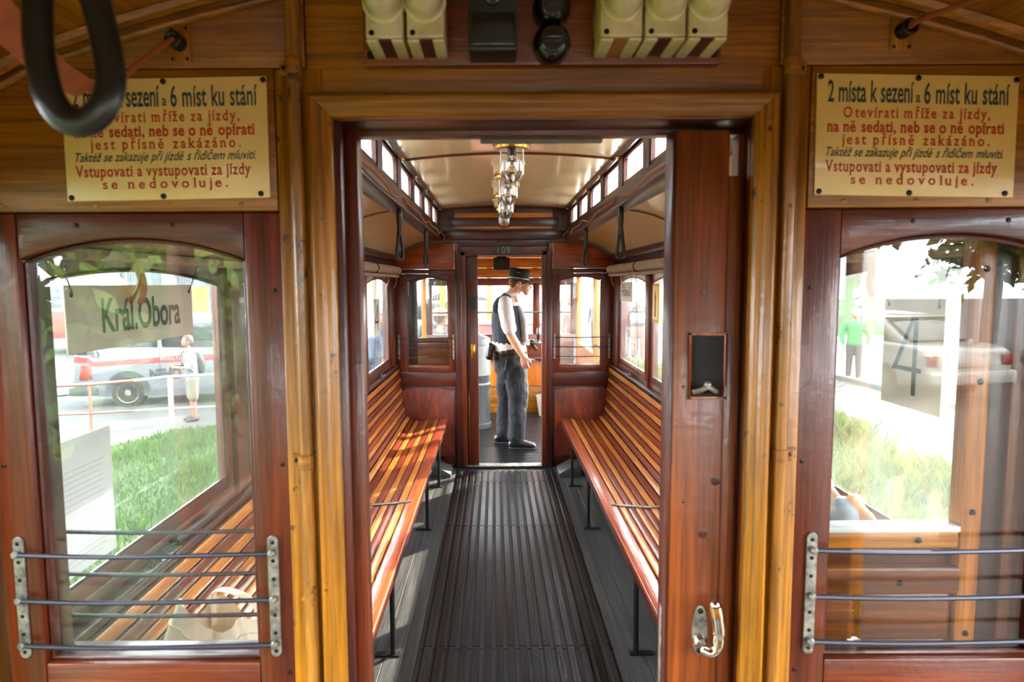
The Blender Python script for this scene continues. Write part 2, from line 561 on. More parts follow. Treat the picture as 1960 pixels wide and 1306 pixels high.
# ---- near partition wall (the one the camera faces)
wf = struct('wall_front', 'ochre varnished wooden partition wall facing the platform, around the open doorway', 'wall')
HZ = 1.822
for s in (-1, 1):
    a, b = sorted((s * 0.388, s * 1.03))
    box('header_board', (a, b, Y0, Y0B, 2.052, 2.40), W['ochre_x'], wf, 0.002)
    a2, b2 = sorted((s * 0.44, s * 1.03))
    box('header_board', (a2, b2, Y0, Y0B, HZ, 2.050), W['ochre_x'], wf, 0.002)
    a2, b2 = sorted((s * 0.360, s * 0.438))
    box('corner_post', (a2, b2, Y0 + 0.001, Y0B, 0.0, 2.050), W['worn_z'], wf, 0.002)
    a2, b2 = sorted((s * 0.98, s * 1.03))
    box('side_post', (a2, b2, Y0, Y0B, 0.0, HZ), W['ochre_z'], wf, 0.002)
    a2, b2 = sorted((s * 0.438, s * 0.98))
    box('lower_panel', (a2, b2, Y0 + 0.01, Y0B, 0.0, 0.90), W['red_z'], wf, 0.003)
box('header_board', (-0.386, 0.386, Y0 + 0.002, Y0B, 2.0, 2.40), W['ochre_x'], wf, 0.002)
# nails and plugs in the ochre boards
b = MB()
for s in (-1, 1):
    for x, z in ((0.415, 1.93), (0.415, 1.86), (0.418, 1.60), (0.418, 1.35), (0.417, 1.15), (0.5, 1.832), (0.62, 1.832), (0.74, 1.832), (0.9, 1.832)):
        b.lathe([(0.005, 0), (0.005, 0.0012), (0.003, 0.0018)], (s * x, Y0 + 0.0005, z), (0, -1, 0), 10)
b.obj('plug', W['ochre_x'], wf)
# door surround moulding, mitred
tr = struct('trim_1', 'ochre mitred moulding framing the near doorway', 'door frame')
jp = [(0.381, 0), (0.381, 0.020), (0.374, 0.028), (0.362, 0.028), (0.356, 0.022), (0.349, 0.022), (0.343, 0.016), (0.343, 0)]
def mould(side):
    b = MB()
    pr = [(u, Y0 - d) for u, d in jp]
    n = len(pr)
    vs, fs = [], []
    if side in (-1, 1):
        for u, y in pr: vs.append((side * u, y, 0.0))
        for u, y in pr: vs.append((side * u, y, 1.625 + u))
    else:
        for u, y in pr: vs.append((-u, y, 1.625 + u))
        for u, y in pr: vs.append((u, y, 1.625 + u))
    fs = [tuple(range(n)), tuple(range(n, 2 * n))] + [(i, (i + 1) % n, n + (i + 1) % n, n + i) for i in range(n)]
    return b.add(vs, fs)
mould(-1).obj('jamb_moulding', W['worn_z'], tr, 0.0015, 2)
mould(1).obj('jamb_moulding', W['worn_z'], tr, 0.0015, 2)
mould(0).obj('head_moulding', W['ochre_x'], tr, 0.0015, 2)
for s in (-1, 1):
    a, b_ = sorted((s * 0.345, s * 0.362)) if s > 0 else sorted((s * 0.333, s * 0.362))
    box('inner_jamb', (a, b_, Y0, Y0 + 0.022, 0.0, 1.968), W['dark_z'], tr)
box('inner_jamb', (-0.360, -0.318, Y0 + 0.06, Y0B + 0.012, 0.0, 1.968), W['red_z'], tr)
box('inner_head', (-0.36, 0.36, Y0, Y0B, 1.966, 1.995), W['dark_x'], tr)
box('inner_head', (-0.36, 0.36, Y0B - 0.02, Y0B + 0.014, 1.957, 1.995), W['red_x'], tr, label='red strip along the top of the opening')
box('catch_plate', (-0.105, 0.115, Y0B + 0.014, Y0B + 0.022, 1.951, 1.972), M_['grey'], tr, 0.002, label='grey metal plate under the door head')

# ---- windows in the near partition
def part_window(name, label, s, near=True):
    w = struct(name, label, 'window')
    if near:
        u = sorted((s * 0.437, s * 0.945)); g = sorted((s * 0.501, s * 0.882))
        sash(w, u[0], u[1], 0.90, 1.820, g[0], g[1], 1.030, 1.743, 1.780, Y0 + 0.006, Y0 + 0.05, Y0 + 0.032, ID, 'x', 'red', M_['glass'])
        # reveal on the saloon side
        for a, b_ in ((u[0] + 0.0, g[0] - 0.004), (g[1] + 0.004, u[1])):
            box('inner_stile', (a, b_, Y0 + 0.05, Y0B, 0.90, 1.82), W['dark_z'], w)
        box('inner_rail', (g[0] - 0.004, g[1] + 0.004, Y0 + 0.05, Y0B, 1.785, 1.82), W['dark_x'], w)
        box('inner_rail', (g[0] - 0.004, g[1] + 0.004, Y0 + 0.05, Y0B, 0.90, 1.026), W['dark_x'], w)
        xs = sorted((s * 0.470, s * 0.914))
        guard(w, xs[0], xs[1], 1.043, 1.264, (1.235, 1.152, 1.070), Y0 + 0.006, -1)
        guard(w, xs[0], xs[1], 1.043, 1.264, (1.235, 1.152, 1.070), Y0B, 1)
        b = MB()
        for x, z in ((0.452, 1.69), (0.449, 1.39), (0.449, 1.012), (0.93, 1.69), (0.93, 1.39), (0.62, 1.80), (0.78, 1.80)):
            b.lathe([(0.0042, 0), (0.0042, 0.001), (0.0022, 0.0018)], (s * x, Y0 + 0.006, z), (0, -1, 0), 10)
        b.obj('screw', M_['bolt'], w)
    else:
        u = sorted((s * 0.438, s * 0.985)); g = sorted((s * 0.505, s * 0.885))
        sash(w, u[0], u[1], 0.888, 1.785, g[0], g[1], 0.952, 1.722, 1.758, YF + 0.004, YF + 0.05, YF + 0.03, ID, 'x', 'red', M_['glass'])
        xs = sorted((s * 0.462, s * 0.962))
        guard(w, xs[0], xs[1], 1.005, 1.235, (1.205, 1.118, 1.03), YF + 0.004, -1)
    return w
part_window('window_1', 'arched window with steel guard bars left of the near doorway', -1)
part_window('window_2', 'arched window with steel guard bars right of the near doorway', 1)
part_window('window_3', 'arched window with guard bars left of the far doorway', -1, False)
part_window('window_4', 'arched window with guard bars right of the far doorway', 1, False)

# ---- sliding door leaf of the near doorway, open to the right
d1 = struct('door_1', 'brown oak sliding door leaf with chrome handle, slid open to the right', 'door')
DY0, DY1 = Y0 + 0.054, Y0B - 0.002
LY = 1.03   # y scale already in the numbers below
box('stile', (0.228, 0.318, DY0 - 0.030, DY1, 0.02, 1.955), W['leaf_z'], d1, 0.004)
box('edge_strip', (0.318, 0.3425, DY0 - 0.026, DY1, 0.02, 1.88), W['leaf_z'], d1, 0.003)
box('edge_capping', (0.222, 0.229, DY0 - 0.026, DY1 - 0.01, 0.02, 1.955), W['dark_z'], d1, 0.002)
box('stile', (0.343, 0.43, DY0, DY1, 0.02, 1.955), W['leaf_z'], d1, 0.003)
box('stile', (0.765, 0.803, DY0, DY1, 0.02, 1.955), W['orange_z'], d1, 0.004)
box('stile', (0.803, 0.842, DY0 + 0.006, DY1, 0.02, 1.955), W['dark_z'], d1, 0.003)
box('stile', (0.842, 0.93, DY0, DY1, 0.02, 1.955), W['leaf_z'], d1, 0.004)
box('top_rail', (0.43, 0.765, DY0, DY1, 1.80, 1.955), W['leaf_x'], d1, 0.003)
box('window_ledge', (0.43, 0.765, DY0 - 0.002, DY1, 1.243, 1.254), M_['white'], d1, 0.002, label='pale painted ledge under the door window')
box('middle_rail', (0.43, 0.765, DY0 + 0.002, DY1, 1.212, 1.243), W['orange_x'], d1, 0.003)
box('recess_board', (0.43, 0.765, DY0 + 0.018, DY1, 1.176, 1.212), W['red_x'], d1, 0.001)
box('panel_rail', (0.43, 0.775, DY0, DY1, 1.125, 1.176), W['leaf_x'], d1, 0.006, 3)
box('lower_board', (0.43, 0.585, DY0 + 0.014, DY1, 1.03, 1.125), W['leaf_x'], d1, 0.004)
box('lower_board', (0.592, 0.765, DY0 + 0.008, DY1, 1.03, 1.125), W['leaf_x'], d1, 0.010, 3)
box('lower_board', (0.43, 0.765, DY0 + 0.006, DY1, 0.96, 1.028), W['leaf_x'], d1, 0.006, 3)
box('lower_board', (0.43, 0.765, DY0 + 0.02, DY1, 0.02, 0.955), W['leaf_x'], d1, 0.004)
MB().box(0.428, 0.767, DY0 + 0.012, DY0 + 0.016, 1.25, 1.805).obj('pane', M_['glass_far'], d1, smooth=0)
b = MB()
for x, z in ((0.50, 1.147), (0.66, 1.147), (0.50, 0.992), (0.66, 0.992), (0.50, 1.228), (0.69, 1.228), (0.785, 1.28), (0.785, 1.72), (0.785, 1.52), (0.785, 1.05)):
    b.lathe([(0.006, 0), (0.006, 0.002), (0.004, 0.005), (0.001, 0.0055)], (x, DY0 + 0.001, z), (0, -1, 0), 10)
b.obj('bolt', M_['bolt'], d1)
# finger recess with black mesh and a small latch
r0, r1 = at(1321, 641, DY0 - 0.03), at(1385, 760, DY0 - 0.03)
MB().box(r0.x, r1.x, DY0 - 0.0315, DY0 - 0.029, r1.z, r0.z).obj('recess_plate', plain('black woven mesh', (38, 34, 32), 0.6, bump=0.9, bscale=900), d1, 0.001)
b = MB()
for q in ((r0.x - .003, r0.x + .002, r1.z, r0.z), (r1.x - .002, r1.x + .003, r1.z, r0.z)):
    b.box(q[0], q[1], DY0 - 0.035, DY0 - 0.029, q[2] - .003, q[3] + .003)
for q in ((r0.z - .002, r0.z + .003), (r1.z - .003, r1.z + .002)):
    b.box(r0.x - .003, r1.x + .003, DY0 - 0.035, DY0 - 0.029, q[0], q[1])
b.obj('recess_rim', W['leaf_z'], d1, 0.001, 1)
b = MB()
zl = r1.z + 0.010
b.tube(bent([(r0.x + .006, DY0 - .036, zl), (r0.x + .016, DY0 - .044, zl + .004), (r0.x + .027, DY0 - .048, zl + .010), (r0.x + .038, DY0 - .044, zl + .004), (r0.x + .046, DY0 - .036, zl)], 4), 0.0045, 8)
b.ball((r0.x + .027, DY0 - .046, zl + .014), 0.0065)
b.obj('latch', M_['galv'], d1)
# chrome handle
hp = at(1338, 1205, DY0 - 0.03)
b = MB()
pl = [(hp.x + 0.019 * math.cos(a) * (0.75), hp.z + (0.047 * math.sin(a))) for a in [2 * math.pi * i / 20 for i in range(20)]]
b.prism(pl, 1, DY0 - 0.035, DY0 - 0.03)
hd = b.obj('handle_plate', M_['galv'], d1, 0.0015, 2, label='oval steel plate of the door handle')
b = MB()
b.lathe([(0.013, 0), (0.012, 0.006), (0.008, 0.010), (0.008, 0.03)], (hp.x, DY0 - 0.035, hp.z - 0.018), (0, -1, 0), 14)
y_ = DY0 - 0.062
b.tube(bent([(hp.x - 0.004, y_, hp.z - 0.020), (hp.x + 0.010, y_ - .003, hp.z - 0.024), (hp.x + 0.022, y_ - .004, hp.z - 0.012), (hp.x + 0.024, y_ - .004, hp.z + 0.012), (hp.x + 0.020, y_ - .004, hp.z + 0.042), (hp.x + 0.016, y_ - .002, hp.z + 0.062)], 6),
       [0.008] * 6 + [0.0085] * 6 + [0.0095] * 6 + [0.011] * 6 + [0.0115] * 6 + [0.009], 12)
b.ball((hp.x + 0.016, y_ - .002, hp.z + 0.062), 0.0092)
b.obj('handle', M_['chrome'], hd)
b = MB()
for dz in (0.037, -0.037):
    b.lathe([(0.0055, 0), (0.005, 0.003), (0.001, 0.0045)], (hp.x, DY0 - 0.0345, hp.z + dz), (0, -1, 0), 10)
b.obj('screw', M_['bolt'], hd)
box('strike_plate', (0.2195, 0.2225, DY0 - 0.01, DY1 - 0.03, 0.93, 1.11), M_['galv'], d1, 0.001)
b = MB()
for (px, py, r) in ((1370, 920, .009), (1345, 1022, .008), (1345, 560, .004), (1308, 960, .003), (1308, 740, .003)):
    q = at(px, py, DY0 - .03)
    b.lathe([(r, 0), (r, 0.0007), (r * .8, 0.001)], (q.x, DY0 - 0.0298, q.z), (0, -1, 0), 12)
b.obj('plug', W['dark_z'], d1)

# ---- far partition
wb = struct('wall_back', 'dark mahogany partition wall at the far end of the saloon', 'wall')
for s in (-1, 1):
    def S(a, b_): return sorted((s * a, s * b_))
    a = S(0.385, 0.44); box('post', (a[0], a[1], YF - 0.012, YFB, 0, 2.06), W['dark_z'], wb, 0.006)
    a = S(0.985, 1.03); box('post', (a[0], a[1], YF, YFB, 0, 1.95), W['dark_z'], wb)
    a = S(0.44, 0.985); box('rail', (a[0], a[1], YF, YFB, 0.76, 0.886), W['dark_x'], wb)
    box('rail', (a[0], a[1], YF - 0.006, YFB, 1.787, 1.825), W['dark_x'], wb, 0.005)
    a = S(0.46, 0.97)
    P = [(a[0], 0.10), (a[1], 0.10), (a[1], 0.715)] + [(x, z) for x, z in reversed(arc(a[0] + .0, a[1], 0.715, 0.738, 10))][1:-1] + [(a[0], 0.715)]
    MB().prism(P, 1, YF + 0.012, YFB).obj('lower_panel', W['panel_red'], wb, 0.006, 2)
    a = S(0.44, 0.985)
    box('panel_backing', (a[0], a[1], YF + 0.022, YFB, 0, 0.76), W['dark_x'], wb)
    # arched top panel under the cove
    P = [(0.455, 1.83), (0.985, 1.83), (0.985, 1.90)] + [(0.94, 1.945), (0.88, 1.985), (0.80, 2.02), (0.70, 2.045), (0.60, 2.058), (0.455, 2.062)]
    P = [(s * x, z) for x, z in P]
    MB().prism(P, 1, YF + 0.004, YFB).obj('arched_panel', W['panel_orange'], wb, 0.003)
    P2 = [(0.44, 2.062), (0.60, 2.058), (0.70, 2.045), (0.80, 2.02), (0.88, 1.985), (0.94, 1.945), (0.985, 1.90), (1.03, 1.90), (1.03, 2.4), (0.44, 2.4)]
    P2 = [(s * x, z) for x, z in P2]
    MB().prism(P2, 1, YF - 0.012, YFB).obj('arched_rail', W['dark_x'], wb, 0.004)
box('header_rail', (-0.44, 0.44, YF - 0.004, YFB, 2.03, 2.10), W['dark_x'], wb)
box('header_rail', (-0.60, 0.60, YF - 0.03, YFB, 2.09, 2.165), W['dark_x'], wb, 0.008)
box('header_rail', (-0.60, 0.60, YF, YFB, 2.165, 2.42), W['dark_x'], wb)
box('light_panel', (-0.525, 0.525, YF - 0.010, YF + 0.01, 2.185, 2.325), W['orange_x'], wb, label='orange ventilator frame over the far beam')
for a in ((-0.495, -0.02), (0.02, 0.495)):
    box('inset_panel', (a[0], a[1], YF - 0.014, YF, 2.205, 2.285), W['dark_x'], wb, 0.004)
t2 = struct('trim_2', 'red mahogany frame of the far doorway', 'door frame')
for s in (-1, 1):
    a = sorted((s * 0.345, s * 0.388)); box('jamb_moulding', (a[0], a[1], YF - 0.02, YFB, 0, 1.985), W['red_z'], t2, 0.006, 3)
box('head_moulding', (-0.388, 0.388, YF - 0.02, YFB, 1.945, 2.03), W['red_x'], t2, 0.006, 3)
box('threshold', (-0.345, 0.345, YF - 0.02, YFB, 0, 0.012), M_['galv'], t2, 0.002)
d2 = struct('door_2', 'dark red sliding door leaf partly closing the far doorway on its left', 'door')
box('stile', (-0.346, -0.236, YF + 0.02, YF + 0.055, 0.012, 1.946), W['red_z'], d2, 0.004)
box('edge_strip', (-0.325, -0.318, YF + 0.012, YF + 0.02, 0.7, 1.90), W['dark_z'], d2, 0.002)
box('edge_strip', (-0.325, -0.318, YF + 0.012, YF + 0.02, 0.1, 0.66), W['leaf_z'], d2, 0.002)
# the stowed part of the leaf behind the left partition window
ly = (YF + .052, YF + .078)
box('stile', (-0.905, -0.795, ly[0], ly[1], 0.90, 1.782), W['dark_z'], d2, 0.003)
box('stile', (-0.500, -0.442, ly[0], ly[1], 0.90, 1.782), W['leaf_z'], d2, 0.003)
box('middle_rail', (-0.795, -0.500, ly[0], ly[1], 1.150, 1.200), W['leaf_x'], d2, 0.004)
for k in range(2):
    box('lower_board', (-0.795, -0.500, ly[0] + .006, ly[1], 0.90 + k * .125, 1.02 + k * .128), W['leaf_x'], d2, 0.004)
MB().prism(arc(-0.797, -0.498, 1.715, 1.750) + [(-0.498, 1.782), (-0.797, 1.782)], 1, ly[0], ly[1]).obj('top_rail', W['dark_x'], d2, 0.002)
MB().box(-0.797, -0.498, ly[0] + .01, ly[0] + .014, 1.195, 1.76).obj('pane', M_['glass_far'], d2, smooth=0)
q0, q1 = at(898, 568, YF + .02), at(911, 593, YF + .02)
box('recess_plate', (q0.x, q1.x, YF + 0.016, YF + 0.02, q1.z, q0.z), M_['black'], d2, 0.002)
q = at(906, 672, YF)
b = MB()
b.box(q.x - 0.02, q.x + 0.018, YF + 0.014, YF + 0.02, q.z - 0.06, q.z + 0.06)
hh = b.obj('handle_plate', M_['brass'], d2, 0.002)
MB().tube(bent([(q.x, YF + .015, q.z - .035), (q.x + .004, YF - .02, q.z - .03), (q.x + .006, YF - .024, q.z + .02), (q.x + .006, YF - .016, q.z + .045)]), 0.008, 8).obj('handle', M_['brass'], hh)
np_ = thing('number_plate', 'small dark number plate reading 109 above the far doorway', 'plate')
q0, q1 = at(943, 470, YF - .02), at(986, 488, YF - .02)
MB().box(q0.x, q1.x, YF - 0.026, YF - 0.02, q1.z, q0.z).obj('plate', plain('grey green enamel', (44, 44, 38), 0.4), np_, 0.003)
lettering('109', (0, YF - 0.0268, 0), (1, 0, 0), (0, 0, 1), q0.x + .045, q1.x - .045, q1.z + .014, q0.z - .012, plain('worn grey numerals', (140, 130, 104), 0.5), np_, 1.15)
for x in (q0.x + .012, q1.x - .012): MB().lathe([(.005, 0), (.003, .003)], (x, YF - .026, (q0.z + q1.z) / 2), (0, -1, 0), 8).obj('screw', M_['galv'], np_)

# ---- side walls with four arched windows each
WIN = [(4.69, 5.63), (3.545, 4.485), (2.40, 3.34), (1.255, 2.195)]
nwin = 5
for s, nm in ((-1, 'left'), (1, 'right')):
    w = struct('wall_' + nm, 'mahogany %s side wall of the saloon with window posts' % nm, 'wall')
    def BX(a, b_, y0, y1, z0, z1):
        x = sorted((s * a, s * b_)); return (x[0], x[1], y0, y1, z0, z1)
    box('lower_wall', BX(1.0, 1.06, Y0B, YF, 0, 0.94), W['dark_y'], w)
    box('sill_board', BX(0.962, 1.06, Y0B, YF, 0.938, 0.965), W['dark_y'], w, 0.008, 3)
    box('sill_rail', BX(1.0, 1.06, Y0B, YF, 0.965, 1.0), W['red_y'], w, 0.004)
    box('frieze', BX(0.995, 1.06, Y0B, YF, 1.765, 1.96), W['dark_y'], w, 0.006)
    box('cornice', BX(0.965, 1.0, Y0B, YF, 1.90, 1.955), W['dark_y'], w, 0.012, 3)
    edges = [YF] + [v for a in WIN for v in (a[1] + 0.055, a[0] - 0.055)] + [Y0B]
    for i in range(0, len(edges), 2):
        box('window_post', BX(0.985, 1.06, edges[i + 1], edges[i], 0.962, 1.80), W['red_z'], w, 0.006)
    T = (lambda p: Vector((s * p[1], p[0], p[2])))
    for i, (a, b_) in enumerate(WIN):
        ww = struct('window_%d' % nwin, 'arched side window %s on the %s wall' % (['nearest the far end', 'second from the far end', 'third from the far end', 'nearest the camera'][i], nm), 'window')
        nwin += 1
        sash(ww, a - 0.055, b_ + 0.055, 0.985, 1.80, a, b_, 1.04, 1.70, 1.742, 1.002, 1.020, 1.015, T, 'y', 'red', M_['glass_far'])
        MB(T).box(a + .42, a + .52, 0.966, 1.0, 0.9645, 0.970).obj('catch', M_['galv'], ww, 0.001)
        MB(T).tube(bent([(a + .38, 0.975, 0.970), (a + .44, .982, .986), (a + .50, .984, .978), (a + .58, .98, .972)], 4), 0.006, 6, flat=0.6).obj('latch', M_['iron'], ww)

# ---- ceiling: clerestory roof with cream lining
ce = struct('ceiling', 'cream glossy clerestory ceiling with thin mahogany ribs')
ZC = 2.36
prof = [(-0.575, ZC)] + [(-0.575 + 1.15 * i / 12, ZC + 0.035 * (1 - (2 * i / 12 - 1) ** 2)) for i in range(1, 12)] + [(0.575, ZC)]
MB().prism(prof + [(0.575, 2.46), (-0.575, 2.46)], 1, Y0B - 0.02, YF + 0.01).obj('ceiling_lining', M_['cream'], ce)
cove = [(0.60, 2.098), (0.70, 2.083), (0.78, 2.062), (0.86, 2.030), (0.93, 1.990), (0.985, 1.950), (1.0, 1.935)]
for s in (-1, 1):
    P = [(s * x, z) for x, z in cove] + [(s * 1.07, 1.97), (s * 1.0, 2.06), (s * 0.8, 2.15), (s * 0.60, 2.18)]
    MB().prism(P, 1, Y0B - 0.02, YF + 0.01).obj('cove', M_['cream'], ce)
    for y in (3.56, ):
        MB().tube([(s * x, y, z) for x, z in cove], 0.009, 8).obj('cove_rib', W['red_x'], ce)
    # beams
    a = sorted((s * 0.545, s * 0.635))
    box('beam', (a[0], a[1], Y0B, YF, 2.085, 2.135), W['dark_y'], ce, 0.010, 3)
    a = sorted((s * 0.560, s * 0.66)); box('beam', (a[0], a[1], Y0B, YF, 2.130, 2.182), W['dark_y'], ce, 0.006, 2)
    MB().tube([(s * 0.637, Y0B, 2.088), (s * 0.637, YF, 2.088)], 0.007, 8).obj('beam_bead', W['dark_y'], ce)
    box('top_bead', (min(s * .55, s * .575), max(s * .55, s * .575), Y0B, YF, 2.335, 2.368), W['dark_y'], ce, 0.004)
for y in (1.22, 3.56, 5.925):
    MB().tube([(x, y, z - 0.002) for x, z in prof], 0.010, 8).obj('ceiling_rib', W['red_x'], ce)
CW = [(1.18, 1.62), (1.76, 2.20), (2.335, 2.775), (2.91, 3.35), (3.485, 3.925), (4.06, 4.50), (4.63, 5.07), (5.20, 5.62)]
ncl = nwin
for s, nm in ((-1, 'left'), (1, 'right')):
    T = (lambda p: Vector((s * p[1], p[0], p[2])))
    for i, (a, b_) in enumerate(CW):
        ww = struct('window_%d' % ncl, 'small frosted clerestory window, number %d from the near end, %s of the ceiling' % (i + 1, nm), 'window')
        ncl += 1
        lo = Y0B - 0.02 if i == 0 else (CW[i - 1][1] + a) / 2
        hi = YF if i == len(CW) - 1 else (b_ + CW[i + 1][0]) / 2
        def FB(u0, u1, d0, d1, w0, w1): return MB(T).box(u0, u1, d0, d1, w0, w1)
        FB(lo, a - .012, 0.565, 0.62, 2.18, 2.36).obj('mullion', W['dark_z'], ww, 0.003)
        FB(b_ + .012, hi, 0.565, 0.62, 2.18, 2.36).obj('mullion', W['dark_z'], ww, 0.003)
        fr = MB(T)
        for q in ((a - .014, a, 2.182, 2.345), (b_, b_ + .014, 2.182, 2.345), (a, b_, 2.182, 2.204), (a, b_, 2.314, 2.345)):
            fr.box(q[0], q[1], 0.572, 0.60, q[2], q[3])
        fr.obj('frame', W['red_y'], ww, 0.003)
        FB(a - .002, b_ + .002, 0.59, 0.594, 2.20, 2.318).obj('pane', M_['frost'], ww, smooth=0)
        MB(T).lathe([(0.012, 0), (0.014, 0.004), (0.008, 0.008), (0.009, 0.016), (0.003, 0.019)], ((a + b_) / 2 + .27, 0.557, 2.335), (0, -1, 0), 10).obj('knob', M_['brass'], ww)

# ---- saloon floor: grey planks, black raised slats
fl = struct('floor', 'grey planked saloon floor with raised black slats down the aisle')
xs = [-1.0, -0.86, -0.72, -0.60, -0.515, -0.45, 0.455, 0.52, 0.60, 0.72, 0.86, 1.0]
for i in range(len(xs) - 1):
    box('plank', (xs[i] + 0.0012, xs[i + 1] - 0.0012, Y0B - 0.09, YF, -0.03, -0.012), M_['black'] if i == 5 else W['floor_plank'], fl, 0.001, 1)
box('underfloor', (-1.06, 1.06, -1.6, 9.0, -0.08, -0.031), M_['black'], fl)
seg = [(1.0, 1.42), (1.425, 2.925), (2.93, 4.452), (4.457, 5.483), (5.488, 5.80)]
bolts = MB()
for (a, b_) in seg:
    me = MB().box(-0.0175, 0.0175, a, b_, -0.012, 0.003).mesh('slat', W['floor_slat'], 0.002, 1)
    for k in range(16):
        o = link('slat', me, fl)
        x = 0.015 + (k - 7.5) * 0.0556
        o.location.x = x
        L_ = b_ - a
        for y in ([a + .09, a + L_ / 2, b_ - .09] if L_ > 1 else [a + .07, b_ - .07]):
            bolts.lathe([(0.0048, 0), (0.0048, 0.0006), (0.003, 0.0014)], (x, y, 0.0026), (0, 0, 1), 8)
bolts.obj('bolt', M_['bolt'], fl, kind='stuff')
for a, b_ in seg[1:]:
    MB().box(-0.44, 0.47, b_ + 0.0002, b_ + 0.0048, -0.014, -0.009).obj('joint_strip', M_['black'], fl, smooth=0)
# ================================================================== PLATFORMS
# near platform (the camera stands on it)
pf = struct('floor_near', 'dark slatted floor of the near platform under the camera', 'floor')
for k in range(9):
    box('plank', (-1.0 + k * .2222, -1.0 + (k + 1) * .2222 - .003, -1.5, 1.09, -0.03, -0.006), W['floor_plank'], pf, 0.001, 1)
pc = struct('ceiling_near', 'ochre boarded vaulted ceiling of the near platform', 'ceiling')
vault = [(0, 2.26), (0.25, 2.235), (0.43, 2.190), (0.58, 2.155), (0.70, 2.122), (0.82, 2.085), (0.91, 2.04), (1.0, 1.96), (1.06, 1.86)]
full = [(-x, z) for x, z in reversed(vault)] + vault[1:]
for i in range(len(full) - 1):
    (xa, za), (xb, zb) = full[i], full[i + 1]
    MB().prism([(xa, za), (xb, zb), (xb, zb + .03), (xa, za + .03)], 1, -1.5, Y0 - 0.001).obj('board', W['ochre_y'], pc, 0.001, 1)
MB().tube([(x, Y0 - 0.012, z - 0.004) for x, z in full], 0.013, 8).obj('arch_moulding', W['ochre_x'], pc)
MB().tube([(x, Y0 - 0.006, z - 0.030) for x, z in full], 0.006, 8).obj('arch_moulding', W['ochre_x'], pc)
MB().tube([(x, Y0 - 0.35, z - 0.004) for x, z in full], 0.018, 8, flat=.6).obj('arch_rib', W['ochre_x'], pc)
wd = struct('wall_dash', 'ochre end panel of the near platform behind the camera', 'wall')  # upper board and side screens added, unseen, to cut light on the partition
box('dash_panel', (-0.95, 0.95, -1.55, -1.50, -0.03, 0.98), W['ochre_x'], wd)
for x in (-1.0, -0.34, 0.34, 1.0):
    box('post', (x - .035, x + .035, -1.55, -1.48, -0.03, 2.25), W['ochre_z'], wd)
box('upper_board', (-0.95, 0.95, -1.55, -1.50, 1.84, 2.3), W['ochre_x'], wd)
box('pane', (-0.97, 0.97, -1.527, -1.523, 0.97, 1.85), M_['glass_far'], wd, 0)
for s in (-1, 1):
    a = sorted((s * 1.01, s * 1.05)); box('post', (a[0], a[1], 1.0, Y0B, -0.03, 1.95), W['ochre_z'], wd)
    box('rail', (a[0], a[1], -1.5, 1.0, 1.85, 1.98), W['ochre_y'], wd)
    box('post', (a[0], a[1], 0.22, 0.32, -0.03, 1.86), W['ochre_z'], wd)
    box('post', (a[0], a[1], -0.68, -0.60, 0.95, 1.86), W['ochre_z'], wd)
    box('pane', (s * 1.03 - .002, s * 1.03 + .002, -1.48, 0.22, 0.95, 1.86), M_['glass_far'], wd, 0)
    box('side_panel', (a[0], a[1], -1.5, 0.22, -0.03, 0.95), W['ochre_y'], wd)

# far platform
ff = struct('floor_far', 'dark floor of the far platform with slats running crosswise', 'floor')
YE = 8.55
box('plank', (-1.0, 1.0, YFB, YE, -0.03, -0.010), M_['black'], ff)
me = MB().box(-0.75, 0.75, -0.014, 0.014, -0.012, 0.006).mesh('slat', W['floor_slat_x'], 0.002, 1)
for k in range(44):
    o = link('slat', me, ff); o.location.y = YFB + 0.04 + k * 0.048
bo = MB()
for k in range(44):
    for x in (-0.16, 0.2): bo.lathe([(.005, 0), (.004, .0012)], (x, YFB + .04 + k * .048, .0035), (0, 0, 1), 6)
bo.obj('bolt', M_['bolt'], ff, kind='stuff')
fe = struct('wall_end', 'orange boarded end wall of the far platform with a row of windows', 'wall')
box('lower_board', (-0.95, 0.95, YE, YE + .05, -0.03, 0.34), W['ochre_x'], fe)
for k in range(5):
    box('panel_board', (-0.95 + k * .38, -0.95 + (k + 1) * .38 - .004, YE - .012, YE + .04, 0.34, 0.70), W['orange_z'], fe, 0.004)
box('shelf', (-0.95, 0.95, YE - 0.12, YE + .04, 0.70, 0.735), W['dark_x'], fe, 0.005)
box('rail', (-0.95, 0.95, YE, YE + .05, 0.735, 1.03), W['red_x'], fe)
box('rail', (-0.95, 0.95, YE - .01, YE + .05, 1.667, 1.765), W['red_x'], fe, 0.006)
for x in (-0.95, -0.46, 0.46, 0.95):
    box('post', (x - .045, x + .045, YE - .012, YE + .05, 1.03, 1.70), W['red_z'], fe, 0.006)
MB().tube([(-0.9, YE - .03, 1.32), (0.9, YE - .03, 1.32)], 0.014, 8).obj('cross_bar', M_['galv'], fe)
for k in range(3):
    box('upper_board', (-0.95, 0.95, YE, YE + .04, 1.767 + k * .13, 1.767 + (k + 1) * .13 - .004), W['orange_x'], fe, 0.003)
MB().box(-0.93, 0.93, YE + .01, YE + .014, 1.02, 1.68).obj('pane', M_['glass_far'], fe, smooth=0)
pc2 = struct('ceiling_far', 'orange boarded ceiling of the far platform', 'ceiling')
for i in range(len(full) - 1):
    (xa, za), (xb, zb) = full[i], full[i + 1]
    MB().prism([(xa, za - .04), (xb, zb - .04), (xb, zb), (xa, za)], 1, YFB, YE + .1).obj('board', W['orange_y'], pc2, 0.001, 1)
